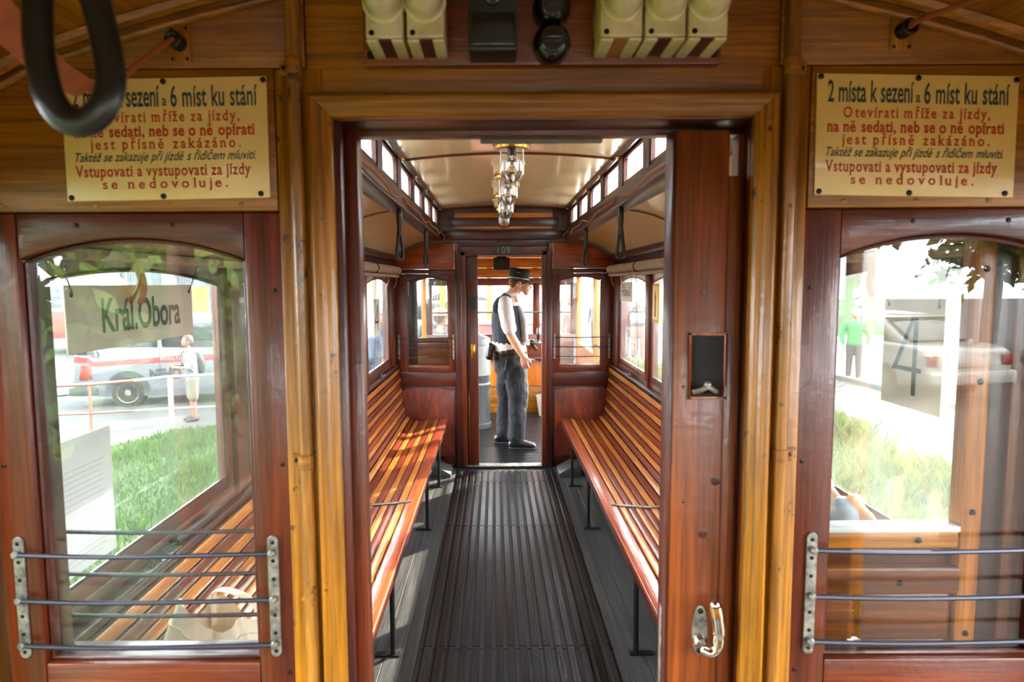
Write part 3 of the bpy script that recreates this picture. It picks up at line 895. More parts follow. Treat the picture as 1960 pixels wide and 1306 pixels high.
# side doorways of the far platform: corner posts with slim glazed screens
for s, nm in ((-1, 'left'), (1, 'right')):
    sw = struct('wall_platform_' + nm, 'slim window posts and rails on the %s edge of the far platform' % nm, 'wall')
    a = sorted((s * 0.98, s * 1.04))
    for y0, y1 in ((YFB, YFB + .09), (7.0, 7.07), (YE - .05, YE + .05)):
        box('post', (a[0], a[1], y0, y1, -0.03, 1.97), W['orange_z'], sw)
    box('rail', (a[0], a[1], YFB, YE, 1.78, 1.97), W['red_y'], sw)
    box('apron', (a[0], a[1], 7.07, YE, -0.03, 0.93), W['orange_y'], sw)
    MB().tube([(s * 1.0, YFB + .09, 1.03), (s * 1.0, 7.0, 1.03)], 0.012, 8).obj('gate_bar', M_['iron'], sw)
    MB().tube([(s * 1.0, YFB + .09, 0.6), (s * 1.0, 7.0, 0.6)], 0.012, 8).obj('gate_bar', M_['iron'], sw)

# controller, handbrake wheel, lamp box, bucket on the far platform
co = thing('controller', 'tall grey cylindrical tram controller behind the half closed door leaf', 'controller', (-0.29, 7.62, 0))
b = MB(); b.lathe([(0.155, 0), (0.16, 0.02), (0.16, 0.06), (0.145, 0.07), (0.145, 0.98), (0.15, 0.99)], (-0.29, 7.62, 0.0), n=32)
b.obj('casing', plain('dark grey hammered paint', (66, 70, 72), 0.45, var=0.2, vscale=90, bump=0.3, bscale=120), co)
b = MB(); b.lathe([(0.158, 0.0), (0.158, 0.03), (0.15, 0.07), (0.10, 0.10), (0.04, 0.115), (0.03, 0.14), (0.001, 0.142)], (-0.29, 7.62, 0.985), n=32)
b.obj('lid', M_['grey'], co)
b = MB(); b.lathe([(0.147, 0.0), (0.147, 0.02), (0.144, 0.022)], (-0.29, 7.62, 0.52), n=32); b.lathe([(0.1475, 0.0), (0.1475, 0.35)], (-0.29, 7.62, 0.63), n=32)
b.obj('front_plate', plain('pale grey hammered paint', (150, 152, 150), 0.4, var=0.3, vscale=120, bump=0.3, bscale=150), co)
q = at(1018, 656, 7.75)
hb = thing('handbrake', 'black handbrake wheel with upright crank grip in front of the conductor', 'handwheel', (q.x, 7.75, 0))
MB().tube([(q.x, 7.75, q.z - .02), (q.x + .06, 7.9, q.z - .10), (q.x + .06, YE - .02, q.z - .12)], .022, 10).obj('column', M_['iron'], hb)
b = MB(); b.tube([(q.x + 0.11 * math.cos(a), 7.75 + 0.11 * math.sin(a), q.z) for a in [2 * math.pi * i / 28 for i in range(28)]], 0.013, 8, closed=True)
for k in range(4): b.tube([(q.x, 7.75, q.z), (q.x + .11 * math.cos(k * math.pi / 2 + .4), 7.75 + .11 * math.sin(k * math.pi / 2 + .4), q.z)], 0.010, 8)
b.lathe([(.035, -.02), (.035, .03), (.02, .04)], (q.x, 7.75, q.z), n=14)
b.obj('wheel', M_['iron'], hb)
b = MB(); b.tube([(q.x + .075, 7.72, q.z), (q.x + .075, 7.72, q.z + .05)], 0.010, 8); b.lathe([(.014, .04), (.022, .08), (.022, .15), (.012, .175), (.002, .18)], (q.x + .075, 7.72, q.z), n=14)
b.obj('grip', M_['bakelite'], hb)
q = at(1006, 690, 8.12)
va = thing('brake_valve', 'small steel brake valve with lever below the handbrake wheel', 'valve', (q.x, 8.12, q.z))
b = MB(); b.ball(q, .045); b.tube([q, (q.x, YE - .01, q.z)], .02, 8); b.obj('valve_body', M_['galv'], va)
MB().tube([q, q + Vector((.06, -.03, .01)), q + Vector((.12, -.04, 0))], .012, 8).obj('lever', M_['galv'], va)
q = at(960, 505, 6.9)
lb = thing('signal_box', 'dark grey metal box fixed under the ceiling of the far platform', 'box', (q.x, 6.9, q.z))
box('case', (q.x - .085, q.x + .085, 6.82, 6.98, q.z - .07, q.z + .06), plain('dark grey paint', (58, 62, 58), 0.5), lb, 0.008)
box('bracket', (q.x - .05, q.x + .05, 6.86, 6.94, q.z + .06, 2.20), M_['iron'], lb, 0.004)
q = at(1046, 797, 8.25)
bk = thing('bucket', 'pale metal bucket on the far platform floor at the right edge of the doorway', 'bucket', (q.x, 8.25, 0.0))
zb = 0.005
MB().lathe([(0.095, 0), (0.13, 0.25), (0.137, 0.25), (0.137, 0.262), (0.128, 0.262), (0.125, 0.25), (0.09, 0.01)], (q.x, 8.25, zb), n=24).obj('pail', plain('pale zinc', (196, 196, 188), 0.5, 0.2, var=0.15), bk)
MB().tube(bent([(q.x - .13, 8.25, .25), (q.x - .10, 8.22, .33), (q.x, 8.20, .37), (q.x + .10, 8.22, .33), (q.x + .13, 8.25, .25)]), .005, 6).obj('bail_handle', M_['galv'], bk)

# ================================================================== BENCHES
prof_b = [(0.525, 0.400), (0.522, 0.452)]   # front edge board handled apart
path = [(0.600, 0.456), (0.66, 0.452), (0.72, 0.446), (0.78, 0.443), (0.83, 0.447), (0.868, 0.462), (0.897, 0.492), (0.914, 0.535), (0.924, 0.59), (0.931, 0.66), (0.939, 0.74), (0.948, 0.83), (0.958, 0.932)]
def resample(P, n):
    P = [Vector((a, 0, b)) for a, b in P]
    P = bent(P, 8)
    L_ = [0]
    for i in range(1, len(P)): L_.append(L_[-1] + (P[i] - P[i - 1]).length)
    out = []
    for k in range(n + 1):
        t = L_[-1] * k / n
        i = max(j for j in range(len(L_)) if L_[j] <= t + 1e-9)
        i = min(i, len(P) - 2)
        f = (t - L_[i]) / max(L_[i + 1] - L_[i], 1e-9)
        out.append(P[i].lerp(P[i + 1], f))
    return out
NS = 17
ring = resample(path, NS)
BY0, BY1 = 1.215, 5.925
for s, nm in ((-1, 'left'), (1, 'right')):
    bn = thing('bench', ('long slatted wooden bench along the left wall with sunlight across it' if s < 0 else 'long slatted wooden bench along the right wall, lying in shade'), 'bench', (s * 0.75, (BY0 + BY1) / 2, 0), group=None)
    x = sorted((s * 0.522, s * 0.596))
    MB().box(x[0], x[1], BY0, BY1, 0.432, 0.458).obj('front_rail', W['red_y'] if False else wood('orange red seat rail ' + nm, (128, 42, 14), (184, 82, 32), 1, coat=0.7, rough=0.3), bn, 0.008, 3)
    x = sorted((s * 0.530, s * 0.555))
    MB().box(x[0], x[1], BY0, BY1, 0.385, 0.432).obj('apron', W['dark_y'], bn, 0.003)
    for k in range(NS):
        a, b_ = ring[k], ring[k + 1]
        d = (b_ - a); L_ = d.length; d = d / L_
        nrm = Vector((-d.z, 0, d.x))
        if nrm.z < 0 and nrm.x > 0: nrm = -nrm
        g = 0.0035
        p0, p1 = a + d * g, b_ - d * g
        t = 0.016
        poly = [(s * p0.x, p0.z), (s * p1.x, p1.z), (s * (p1 - nrm * t).x, (p1 - nrm * t).z), (s * (p0 - nrm * t).x, (p0 - nrm * t).z)]
        MB().prism(poly, 1, BY0, BY1).obj('slat', W['slat_light'] if k % 2 == 0 else W['slat_dark'], bn, 0.003, 2)
    # bearers under the slats (mirror the curve)
    for y in (1.30, 2.88, 4.45, 5.40, 5.86):
        P = [(s * p.x, p.z - 0.0165 if i < 8 else p.z) for i, p in enumerate(ring)]
        up = [(s * (p.x + (0.0 if i < 9 else 0.017)), p.z - (0.017 if i < 9 else 0.0)) for i, p in enumerate(ring)]
        lo = [(s * 0.995, 0.93), (s * 0.995, 0.40), (s * 0.62, 0.40)]
        MB().prism(up + lo, 1, y - 0.015, y + 0.015).obj('bearer', W['dark_z'], bn, 0.002, 1)
    for y in (1.55, 2.88, 4.42, 5.38):
        lg = MB().tube([(s * 0.56, y, -0.008), (s * 0.56, y, 0.40)], 0.0125, 10)
        lg.tube(bent([(s * 0.56, y, 0.30), (s * 0.66, y, 0.36), (s * 0.80, y, 0.40)], 4), 0.009, 8)
        lg = lg.obj('leg', M_['iron'], bn)
        f_ = MB().box(min(s * .53, s * .64), max(s * .53, s * .64), y - .018, y + .018, -0.011, -0.004)
        for q in (.545, .625): f_.lathe([(.006, 0), (.004, .003)], (s * q, y, -0.004), (0, 0, 1), 8)
        f_.obj('foot_plate', M_['iron'], lg)
    # flat steel divider across the seat
    pts = [(s * p.x, 3.62 if s < 0 else 3.55, p.z + 0.006) for p in ring[:9]]
    MB().tube([(s * .57, pts[0][1] + .02, .462)] + pts, 0.012, 6, flat=0.35).obj('seat_divider', M_['galv'], bn, label='flat steel strip across the seat')
    # end screws
    b = MB()
    for y in (1.55, 2.88, 4.42, 5.38):
        for k in range(0, 17):
            m = (ring[k] + ring[k + 1]) / 2
            d = (ring[k + 1] - ring[k]).normalized()
            nr = Vector((-d.z, 0, d.x))
            if nr.z < 0 and nr.x > 0: nr = -nr
            b.lathe([(.0035, 0), (.0035, .0006), (.001, .0012)], (s * m.x, y, m.z), (s * nr.x, 0, nr.z), 6)
    b.obj('screw', M_['galv'], bn, kind='stuff')
    # heater boxes under the far ends
for s, nm in ((-1, 'left'), (1, 'right')):
    hx = thing('heater_box', 'low dark grey heater box below the far end of the %s bench' % nm, 'heater', (s * .58, 5.75, 0))
    P = [(-0.10, -.011), (.10, -.011), (.10, .02), (-.02, .085), (-.10, .085)]
    MB().prism([(s * (.58 - a), z) for a, z in P], 1, 5.64, 5.90).obj('casing', plain('dark grey sheet ' + nm, (62, 62, 62), .5, .3), hx, .004)
    MB().box(min(s * .58 - .02, s * .58 + .10), max(s * .58 - .02, s * .58 + .10), 5.70, 5.706, .086, .09).obj('cover_strip', M_['galv'], hx)

# ================================================================== LAMPS
for i, y in enumerate((2.18, 3.02, 3.86, 4.70, 5.54)):
    zt = ZC + 0.036
    l = thing('ceiling_lamp', 'clear glass ceiling lamp on brass ring, %s in the row' % ['nearest, cut by the door head,', 'second nearest', 'middle', 'second farthest', 'farthest'][i], 'lamp', (0, y, zt - .02), 'clear glass lamps along the ceiling')
    MB().lathe([(0.10, 0), (0.10, -0.012), (0.088, -0.02), (0.085, -0.055), (0.082, -0.06)], (0, y, zt - .002), n=28).obj('rose', plain('cream lamp rose', (226, 200, 150), .4), l)
    MB().lathe([(0.07, -0.058), (0.088, -0.060), (0.088, -0.072), (0.078, -0.078), (0.076, -0.092), (0.066, -0.094)], (0, y, zt - .002), n=28).obj('brass_ring', M_['brass'], l)
    gp = [(0.055, -0.090), (0.055, -0.19)] + [(0.055 * math.cos(a), -0.19 - 0.052 * math.sin(a)) for a in [math.pi / 2 * k / 8 for k in range(1, 9)]]
    gi = [(r - 0.003 if r > .004 else 0, z + (0.003 if k > 1 else 0)) for k, (r, z) in enumerate(gp)]
    MB().lathe(gp + gi[::-1], (0, y, zt - .002), n=32, caps=False).obj('glass_dome', M_['lamp_glass'], l)
    MB().lathe([(0.022, -0.088), (0.022, -0.118), (0.016, -0.122)], (0, y, zt - .002), n=16).obj('bulb_holder', plain('white bulb holder', (150, 142, 128), .4), l)
    MB().lathe([(0.012, -0.120), (0.020, -0.140), (0.026, -0.165), (0.022, -0.186), (0.012, -0.197), (0.001, -0.2)], (0, y, zt - .002), n=16, caps=False).obj('bulb', M_['lamp_glass'], l)

# ================================================================== HANGING STRAPS AND CORDS
def strap(x, y, ztop, zbot, label, tw=0.0, name='hanging_strap', grp='leather hanging straps below the roof beams', wscale=1.0, hang=.03):
    t = thing(name, label, 'strap', (x, y, ztop), grp)
    h = ztop - zbot
    ux, uy = math.cos(tw), math.sin(tw)
    def P(u, z, o=0): return (x + ux * u, y + uy * u, z)
    hw = 0.019 * wscale
    loop = [(0.006, ztop - .35 * h)] + [(hw * .55, ztop - .55 * h), (hw * .95, ztop - .78 * h)]
    loop += [(hw * math.cos(a), zbot + hw + .012 - (hw + .002) * math.sin(a)) for a in [math.pi * k / 8 for k in range(9)]]
    loop += [(-hw * .95, ztop - .78 * h), (-hw * .55, ztop - .55 * h), (-0.006, ztop - .35 * h)]
    pts = bent([P(u, z) for u, z in loop], 4)
    ref = (-uy, ux, 0)
    MB().tube(pts, 0.0095 * wscale, 8, flat=1.0).obj('loop', M_['leather'], t)
    MB().tube([P(0, ztop + .005), P(0, ztop - .04), P(0, ztop - .2 * h), P(0, ztop - .40 * h), P(0, ztop - .46 * h)], [.021, .022, .019, .016, .014], 10, flat=.8).obj('sleeve', plain('brown leather sleeve', (52, 26, 16), .35), t)
    MB().box(x - .012, x + .012, y - .02, y + .02, ztop, ztop + hang).obj('hanger', M_['iron'], t, .003)
    return t
for s, nm in ((-1, 'left'), (1, 'right')):
    for i, (y, w) in enumerate(((2.2, 'nearest'), (3.42, 'middle'), (4.72, 'farthest'))):
        strap(s * 0.572, y, 2.058, 1.815, '%s dark leather hanging strap under the %s roof beam' % (w, nm), tw=(0.5 if s < 0 else -0.7) + i * .25)
    # slack bell cord along the beam
    pts = []
    ks = [(1.22, 2.17), (2.15, 2.135), (2.2, 2.12), (3.35, 2.135), (3.45, 2.12), (4.65, 2.135), (4.75, 2.12), (5.6, 2.135), (5.9, 2.10)]
    for j in range(len(ks) - 1):
        (ya, za), (yb, zb_) = ks[j], ks[j + 1]
        pts += [(s * 0.538, ya, za)]
        if yb - ya > .2:
            pts += [(s * (0.535 - .02), ya + (yb - ya) * .33, (za * .67 + zb_ * .33) - .02), (s * .535, ya + (yb - ya) * .7, (za * .3 + zb_ * .7) - .035)]
    pts.append((s * .545, 5.92, 2.09))
    o = MB().tube(bent(pts, 5), 0.0052, 6).obj('bell_cord', M_['cord'])
    tag(o, 'brown leather bell cord sagging along the %s roof beam' % nm, 'cord')
strap(0.44, 6.7, 2.02, 1.80, 'dark leather strap hanging in the far platform above the conductor', tw=1.2, grp=None, hang=.14)

# ================================================================== ROLLER BLINDS
for s, nm in ((-1, 'left'), (1, 'right')):
    for (a, b_), wh in (((3.48, 5.86), 'far'), ((1.24, 3.42), 'near')):
        x = s * 0.945
        bl = thing('roller_blind', 'rolled beige canvas blind above the two %s windows on the %s wall' % (wh, nm), 'blind', (x, (a + b_) / 2, 1.80))
        b = MB(); b.tube([(x, a, 1.815), (x, a + .01, 1.815), (x, b_ - .01, 1.815), (x, b_, 1.815)], [.022, .034, .034, .022], 16)
        b.obj('canvas_roll', M_['canvas'], bl)
        MB().tube([(x - s * .004, a + .02, 1.765), (x - s * .004, b_ - .02, 1.765)], .013, 8).obj('bottom_bar', M_['canvas'], bl)
        for y in ((a + b_) / 2 + .03, ):
            MB().tube([(x + .037 * math.cos(t), y, 1.815 + .037 * math.sin(t)) for t in [2 * math.pi * k / 20 for k in range(20)]], .004, 6, closed=True).obj('strap_ring', M_['black'], bl)
        for y in ((a + .35), (b_ - .55), (b_ - .12)):
            MB().tube(bent([(x, y, 1.765), (x - s * .006, y, 1.73), (x + s * .004, y + .01, 1.70), (x + s * .02, y, 1.66)], 3), .005, 6).obj('tie', M_['leather_t'], bl)
        MB().tube([(x, (a + b_) / 2 + .1, 1.76), (x + s * .03, (a + b_) / 2 + .1, .99)], .0022, 5).obj('pull_cord', M_['black'], bl)
# ================================================================== NOTICES, FUSES, CONDUITS ON THE NEAR PARTITION
LINES = [  # text, x0, x1, baseline, cap top (px in a 1195 x 735 plate), material, spacing, bold, serif, slant
    ('2 místa k sezení', 65, 572, 168, 43, 'ink_blue', 1.0, 0.016, 0, 0),
    ('a', 586, 612, 166, 102, 'ink_blue', 1.0, 0.012, 0, 0),
    ('6 míst ku stání', 636, 1140, 172, 50, 'ink_blue', 1.05, 0.016, 0, 0),
    ('Otevírati mříže za jízdy,', 160, 1032, 261, 199, 'ink_red', 1.22, 0.016, 0.05, 0),
    ('na ně sedati, neb se o ně opírati', 63, 1120, 348, 282, 'ink_red', 1.0, 0.026, 0.05, 0),
    ('jest přísně zakázáno.', 155, 1035, 423, 362, 'ink_red', 1.3, 0.016, 0.05, 0),
    ('Taktéž se zakazuje při jízdě s řidičem mluviti.', 50, 1118, 496, 442, 'ink_blue', 1.0, 0.010, 0, 0.33),
    ('Vstupovati a vystupovati za jízdy', 57, 1090, 588, 522, 'ink_red', 1.05, 0.020, 0.05, 0),
    ('se nedovoluje.', 215, 950, 663, 606, 'ink_red', 1.4, 0.016, 0.05, 0),
]
for s, nm, (xa, xb, za, zb_), tl in ((-1, 'left', (-0.785, -0.450, 1.838, 2.033), 0.014), (1, 'right', (0.448, 0.777, 1.842, 2.037), -0.020)):
    t = thing('notice_plate', 'yellow enamel notice plate in Czech %s of the doorway, %s' % (nm, 'partly behind the hanging black loop' if s < 0 else 'fully readable'), 'sign',
              ((xa + xb) / 2, Y0 - .002, (za + zb_) / 2))
    o0 = Vector((xa, Y0 - 0.0052, za))
    wdt, hgt = xb - xa, zb_ - za
    ux = Vector((1, 0, tl)).normalized(); uz = Vector((0 if s < 0 else -0.012, 0, 1)).normalized()
    pb = MB(lambda p: o0 + ux * p.x + uz * p.z + Vector((0, p.y, 0)))
    pb.box(0, wdt, 0.0, 0.004, 0, hgt).obj('plate', M_['plate'], t, 0.0012, 2)
    for (tx, a, b_, bs, cp, mt, sp, bo, se, sl) in LINES:
        k = wdt / 1195.0; kz = hgt / 735.0
        lettering(tx, o0 + Vector((0, -0.0006, 0)), ux, uz, a * k, b_ * k, hgt - bs * kz, hgt - cp * kz, M_[mt], t, sp, bo, se, sl)
    for u, w in ((.018, .973), (.50, .958 + .012), (.985, .945 + .022), (.022, .03), (.475, .028), (.955, .035)):
        c = o0 + ux * (u * wdt) + uz * (w * hgt)
        MB().lathe([(0.0048, 0), (0.0046, 0.0014), (0.003, 0.0024), (0.0006, 0.0026)], c, (0, -1, 0), 12).obj('screw', M_['bolt'], t)

# fuse board above the doorway
fb = thing('fuse_board', 'brown oak mounting board for fuses and switches above the near doorway', 'board', (0, Y0 - .012, 2.045))
box('board', (-0.288, 0.284, Y0 - 0.020, Y0 + .001, 2.047, 2.30), W['leaf_x'], fb, 0.004)
for x in (-0.276, 0.272):
    MB().lathe([(.007, 0), (.006, .003), (.001, .0035)], (x, Y0 - .0199, 2.064), (0, -1, 0), 12).obj('screw', M_['bolt'], fb)
FY0, FY1 = 1.0, Y0 - 0.0205
def fuse(x0, x1, lab, slot):
    f = thing('fuse_holder', lab, 'fuse', ((x0 + x1) / 2, FY1, 2.05), 'white porcelain fuse holders')
    z0, z1 = 2.056, 2.21
    b = MB()
    c = (x0 + x1) / 2; w3 = (x1 - x0)
    # body with a stepped underside: two feet and a sunken slot between them
    b.box(x0, x1, FY0, FY1, z0 + 0.006, z1)
    b.box(x0, x0 + w3 * .33, FY0 + .001, FY1, z0, z0 + 0.0065)
    b.box(x1 - w3 * .33, x1, FY0 + .001, FY1, z0, z0 + 0.0065)
    b.obj('body', M_['porcelain'], f, 0.003, 2)
    box('slot', (x0 + w3 * .33, x1 - w3 * .33, FY0 + .006, FY1 - .003, z0 + 0.003, z0 + 0.007), plain('slot ' + slot, (66, 24, 16) if slot == 'dark' else (150, 104, 70), .5), f, 0)
    zc = 2.112
    MB().lathe([(0.0315, 0.0), (0.0315, 0.004), (0.0275, 0.006), (0.0265, 0.012), (0.0275, 0.018), (0.026, 0.030), (0.021, 0.040), (0.012, 0.046), (0.001, 0.048)], (c, FY0 + .001, zc), (0, -1, 0), 28).obj('screw_cap', M_['porcelain'], f)
    MB().lathe([(0.008, 0), (0.008, 0.002), (.001, .003)], (c, FY0 - .044, zc), (0, -1, 0), 14).obj('contact', M_['leather_t'], f)
    MB().lathe([(0.0042, 0), (0.0042, 0.0008), (0.002, 0.001)], (x0 + .009, FY0 + .0004, zc - .043), (0, -1, 0), 12).obj('screw_hole', M_['bolt'], f)
fuse(-0.2690, -0.2135, 'white porcelain fuse holder, leftmost of the left pair', 'dark')
fuse(-0.2085, -0.1525, 'white porcelain fuse holder in the left pair, beside the black box', 'dark')
fuse(0.0780, 0.1400, 'white porcelain fuse holder with pale slot, first of the right three', 'pale')
fuse(0.1440, 0.2040, 'white porcelain fuse holder in the middle of the right three', 'dark')
fuse(0.2080, 0.2660, 'white porcelain fuse holder, rightmost of all', 'dark')
bx = thing('relay_box', 'black square box between the porcelain fuses and the round switches', 'box', (-.09, FY1, 2.07))
a, b_ = at(898, 103, 1.035), at(990, 103, 1.035)
box('case', (a.x, b_.x, 1.02, FY1, a.z, 2.25), M_['bakelite_box'], bx, 0.003)
box('cover', (a.x + .004, b_.x - .004, 1.010, 1.02, a.z + .004, a.z + .052), plain('black cover glass', (24, 27, 33), .25, coat=.3), bx, 0.003)
MB().lathe([(.012, 0), (.012, .010), (.008, .014), (.001, .016)], ((a.x + b_.x) / 2, 1.02, a.z + .075), (0, -1, 0), 16).obj('knob', M_['bakelite'], bx)
for px, py, lab in ((1058, 76, 'round black bakelite rotary switch, the lower one'), (1058, 6, 'round black bakelite rotary switch, the upper one')):
    q = at(px, py, 1.045)
    w = thing('rotary_switch', lab, 'switch', (q.x, FY1, q.z), 'black round switches on the fuse board')
    MB().lathe([(0.030, 0), (0.030, 0.012), (0.0295, .02), (0.026, 0.034), (0.022, 0.038)], (q.x, FY1, q.z), (0, -1, 0), 28).obj('base', M_['bakelite'], w)
    MB().lathe([(0.0215, 0.036), (0.0215, 0.041), (0.018, 0.044), (0.001, 0.045)], (q.x, FY1, q.z), (0, -1, 0), 28).obj('cap', M_['bakelite'], w)
    box('turn_key', (q.x - .013, q.x + .013, FY1 - .056, FY1 - .043, q.z - .004, q.z + .004), M_['bakelite'], w, .002)

# conduits
for s, nm in ((-1, 'left'), (1, 'right')):
    c = thing('conduit', 'ochre painted vertical conduit pipe %s of the near doorway, with clamps' % nm, 'pipe', (s * .402, Y0 - .014, 0))
    MB().tube([(s * 0.402, Y0 - .0135, 0), (s * 0.401, Y0 - .0135, 1.0), (s * .402, Y0 - .0135, 2.0), (s * 0.4005, Y0 - .0135, 2.30)], 0.0115, 14).obj('pipe', W['ochre_z'] if False else wood('worn ochre paint ' + nm, (128, 80, 18), (170, 114, 38), 2, wear=(60, 40, 26), across=8, rnd=0, wlo=0.60), c)
    for z in ((2.05, 1.40) if s < 0 else (2.045, 1.405)):
        cl = MB().tube([(s * .402, Y0 - .0135, z - .013), (s * .402, Y0 - .0135, z + .013)], 0.0137, 14)
        x = sorted((s * .402 - .004 * s, s * .402 + .026 * -s if s > 0 and False else s * .402 + s * .026))
        cl.box(x[0], x[1], Y0 - .006, Y0, z - .011, z + .011)
        cl = cl.obj('clamp', W['ochre_x'], c, 0.001, 1)
        MB().lathe([(.004, 0), (.003, .0025)], (s * .421, Y0 - .0058, z), (0, -1, 0), 10).obj('screw', M_['bolt'], cl)

# cord brackets and cords on the upper corners
for s, (px, py) in ((-1, (345, 85)), (1, (1724, 62))):
    q = at(px, py, Y0)
    g = thing('cord_bracket', 'old metal cord guide with its brown cord on the ochre board, upper %s' % ('left' if s < 0 else 'right'), 'bracket', (q.x, Y0, q.z))
    pl = box('base_plate', (q.x - .018, q.x + .018, Y0 - .004, Y0 + .001, q.z - .030, q.z + .030), W['ochre_z'], g, .002)
    b = MB()
    b.lathe([(.013, 0), (.012, .01), (.009, .014)], (q.x, Y0 - .004, q.z), (0, -1, 0), 14)
    b.tube([(q.x + .010 * math.cos(t), Y0 - .024, q.z + .010 * math.sin(t)) for t in [2 * math.pi * k / 16 for k in range(16)]], .004, 6, closed=True)
    b.obj('guide_ring', M_['bolt'], g)
    b = MB()
    for dx in (-.012, .012):
        for dz in (-.024, .024): b.lathe([(.003, 0), (.002, .002)], (q.x + dx, Y0 - .0038, q.z + dz), (0, -1, 0), 8)
    b.obj('screw', M_['bolt'], g)
    if s < 0:
        c_ = MB().tube(bent([q + Vector((0, -.024, 0)), at(300, 95, Y0 - .05), at(262, 125, Y0 - .075), at(225, 158, Y0 - .09), at(168, 172, Y0 - .095)], 5), .0045, 8).obj('cord', M_['cord'], g)
        e0, e1 = at(-30, 0, .62), at(165, 172, Y0 - .10)
        st = thing('pull_strap', 'tan leather pull strap crossing the top left corner, bolted at its end', 'strap', tuple(e1))
        mid = e0.lerp(e1, .5) + Vector((0, 0, -.012))
        MB().tube(bent([e0, mid, e1], 6), .018, 8, flat=.14, ref=(0.2, -1, .2)).obj('strap', M_['leather_t'], st, label='tan leather strap')
        b = MB(); b.lathe([(.010, 0), (.010, .002), (.0065, .0035), (.0055, .007), (.001, .008)], e1 + Vector((-.006, -.004, .003)), (0.1, -1, -.1), 14)
        b.obj('bolt', M_['iron'], st)
    else:
        c_ = MB().tube(bent([q + Vector((0, -.024, 0)), at(1760, 38, Y0 - .08), at(1815, 18, Y0 - .14), at(1890, -8, Y0 - .22), at(2000, -30, Y0 - .40)], 5), .0045, 8).obj('cord', M_['cord'], g)

# the big black loop hanging close to the camera
q0 = at(75, -160, .55); q1 = at(150, 225, .55)
hl = thing('hanging_loop', 'thick black hanging grab loop close to the camera, top left', 'strap', (at(140, -160, .55).x, .55, q0.z))
pts = [at(120, -260, .58), at(80, -120, .565), at(72, 30, .55), at(77, 110, .545), at(95, 185, .54), at(128, 228, .54), at(168, 232, .54), at(200, 200, .54), at(212, 150, .545), at(200, 70, .55), at(176, -20, .555), at(150, -120, .565), at(122, -262, .585)]
MB().tube(bent(pts, 6), .0118, 14, flat=.8, ref=(0, -1, 0)).obj('loop', M_['leather_b'], hl)
h_ = at(121, -262, .582)
MB().tube([h_, (h_.x, h_.y, 2.135)], .012, 10).obj('hanger', M_['iron'], hl)

# ================================================================== SIGNS IN THE WINDOWS
def hung_card(name, label, s, x, ya, yb, za, zb_, parts, cat='sign', mat='card', strings=True):
    """card facing the saloon on wall side s; text reads along +y on the left wall, -y on the right"""
    t = thing(name, label, cat, (s * x, (ya + yb) / 2, za))
    MB().box(min(s * x, s * (x + .004)), max(s * x, s * (x + .004)), ya, yb, za, zb_).obj('card', M_[mat], t, .0008, 1)
    if s < 0: o, ux = Vector((s * x + .0008, ya, za)), Vector((0, 1, 0))
    else: o, ux = Vector((s * x - .0008, yb, za)), Vector((0, -1, 0))
    for (tx, u0, u1, w0, w1, mt, bo) in parts:
        if tx == 'FOUR':
            # painted numeral 4: slanting stroke, cross stroke and upright
            xu = u0 + (u1 - u0) * .70; zcb = w0 + (w1 - w0) * .30
            quads = [[(xu, w0), (xu + bo, w0), (xu + bo, w1), (xu, w1)],
                     [(u0, zcb), (u0 + bo * 1.1, zcb), (xu + bo * .3, w1), (xu - bo * .6, w1)],
                     [(u0, zcb), (u1, zcb), (u1, zcb + bo * .7), (u0 + bo * .3, zcb + bo * .7)]]
            me = bpy.data.meshes.new('lettering')
            me.from_pydata([tuple(o + ux * a + Vector((0, 0, c))) for q in quads for a, c in q], [], [(4 * i, 4 * i + 1, 4 * i + 2, 4 * i + 3) for i in range(3)])
            me.materials.append(mt)
            link('lettering', me, t)
            continue
        lettering(tx, o, ux, (0, 0, 1), u0, u1, w0, w1, mt, t, 1.0, bo)
    if strings:
        for y in (ya + .02, yb - .02):
            MB().tube([(s * (x - .003), y, zb_ - .015), (s * (x - .01), y + (.05 if y > (ya + yb) / 2 else -.05), 1.76)], .0016, 5).obj('string', M_['black'], t)
        for y in (ya + .02, yb - .02):
            MB().lathe([(.006, 0), (.006, .001), (.003, .0015)], (s * (x - .0005), y, zb_ - .02), (-s, 0, 0), 8).obj('eyelet', M_['bolt'], t)
    return t
inkg = plain('faded green ink', (46, 66, 56), .6)
inkb = plain('black ink', (24, 24, 26), .6)
hung_card('destination_sign', 'cream destination card lettered Král.Obora hanging in the nearest left window', -1, 0.99, 1.385, 1.965, 1.552, 1.700, [('Král.Obora', .125, .50, .040, .116, inkg, .022)])
hung_card('line_number_sign', 'large cream card with the number 4 hanging in the nearest right window', 1, 0.985, 1.545, 1.785, 1.372, 1.658, [('FOUR', .045, .165, .035, .235, inkg, .017)])
hung_card('line_number_sign', 'narrow cream card with the number 4 in the farthest left window', -1, 0.985, 4.87, 5.12, 1.295, 1.583, [('FOUR', .05, .20, .045, .245, inkb, .022)])
q0, q1 = atx(1197, 543, .985), atx(1228, 578, .985)
hung_card('destination_sign', 'small cream card lettered Fričova ul. in the farthest right window', 1, 0.985, 5.08, 5.56, 1.545, 1.70, [('Fričova ul.', .07, .42, .045, .115, inkb, .01)])
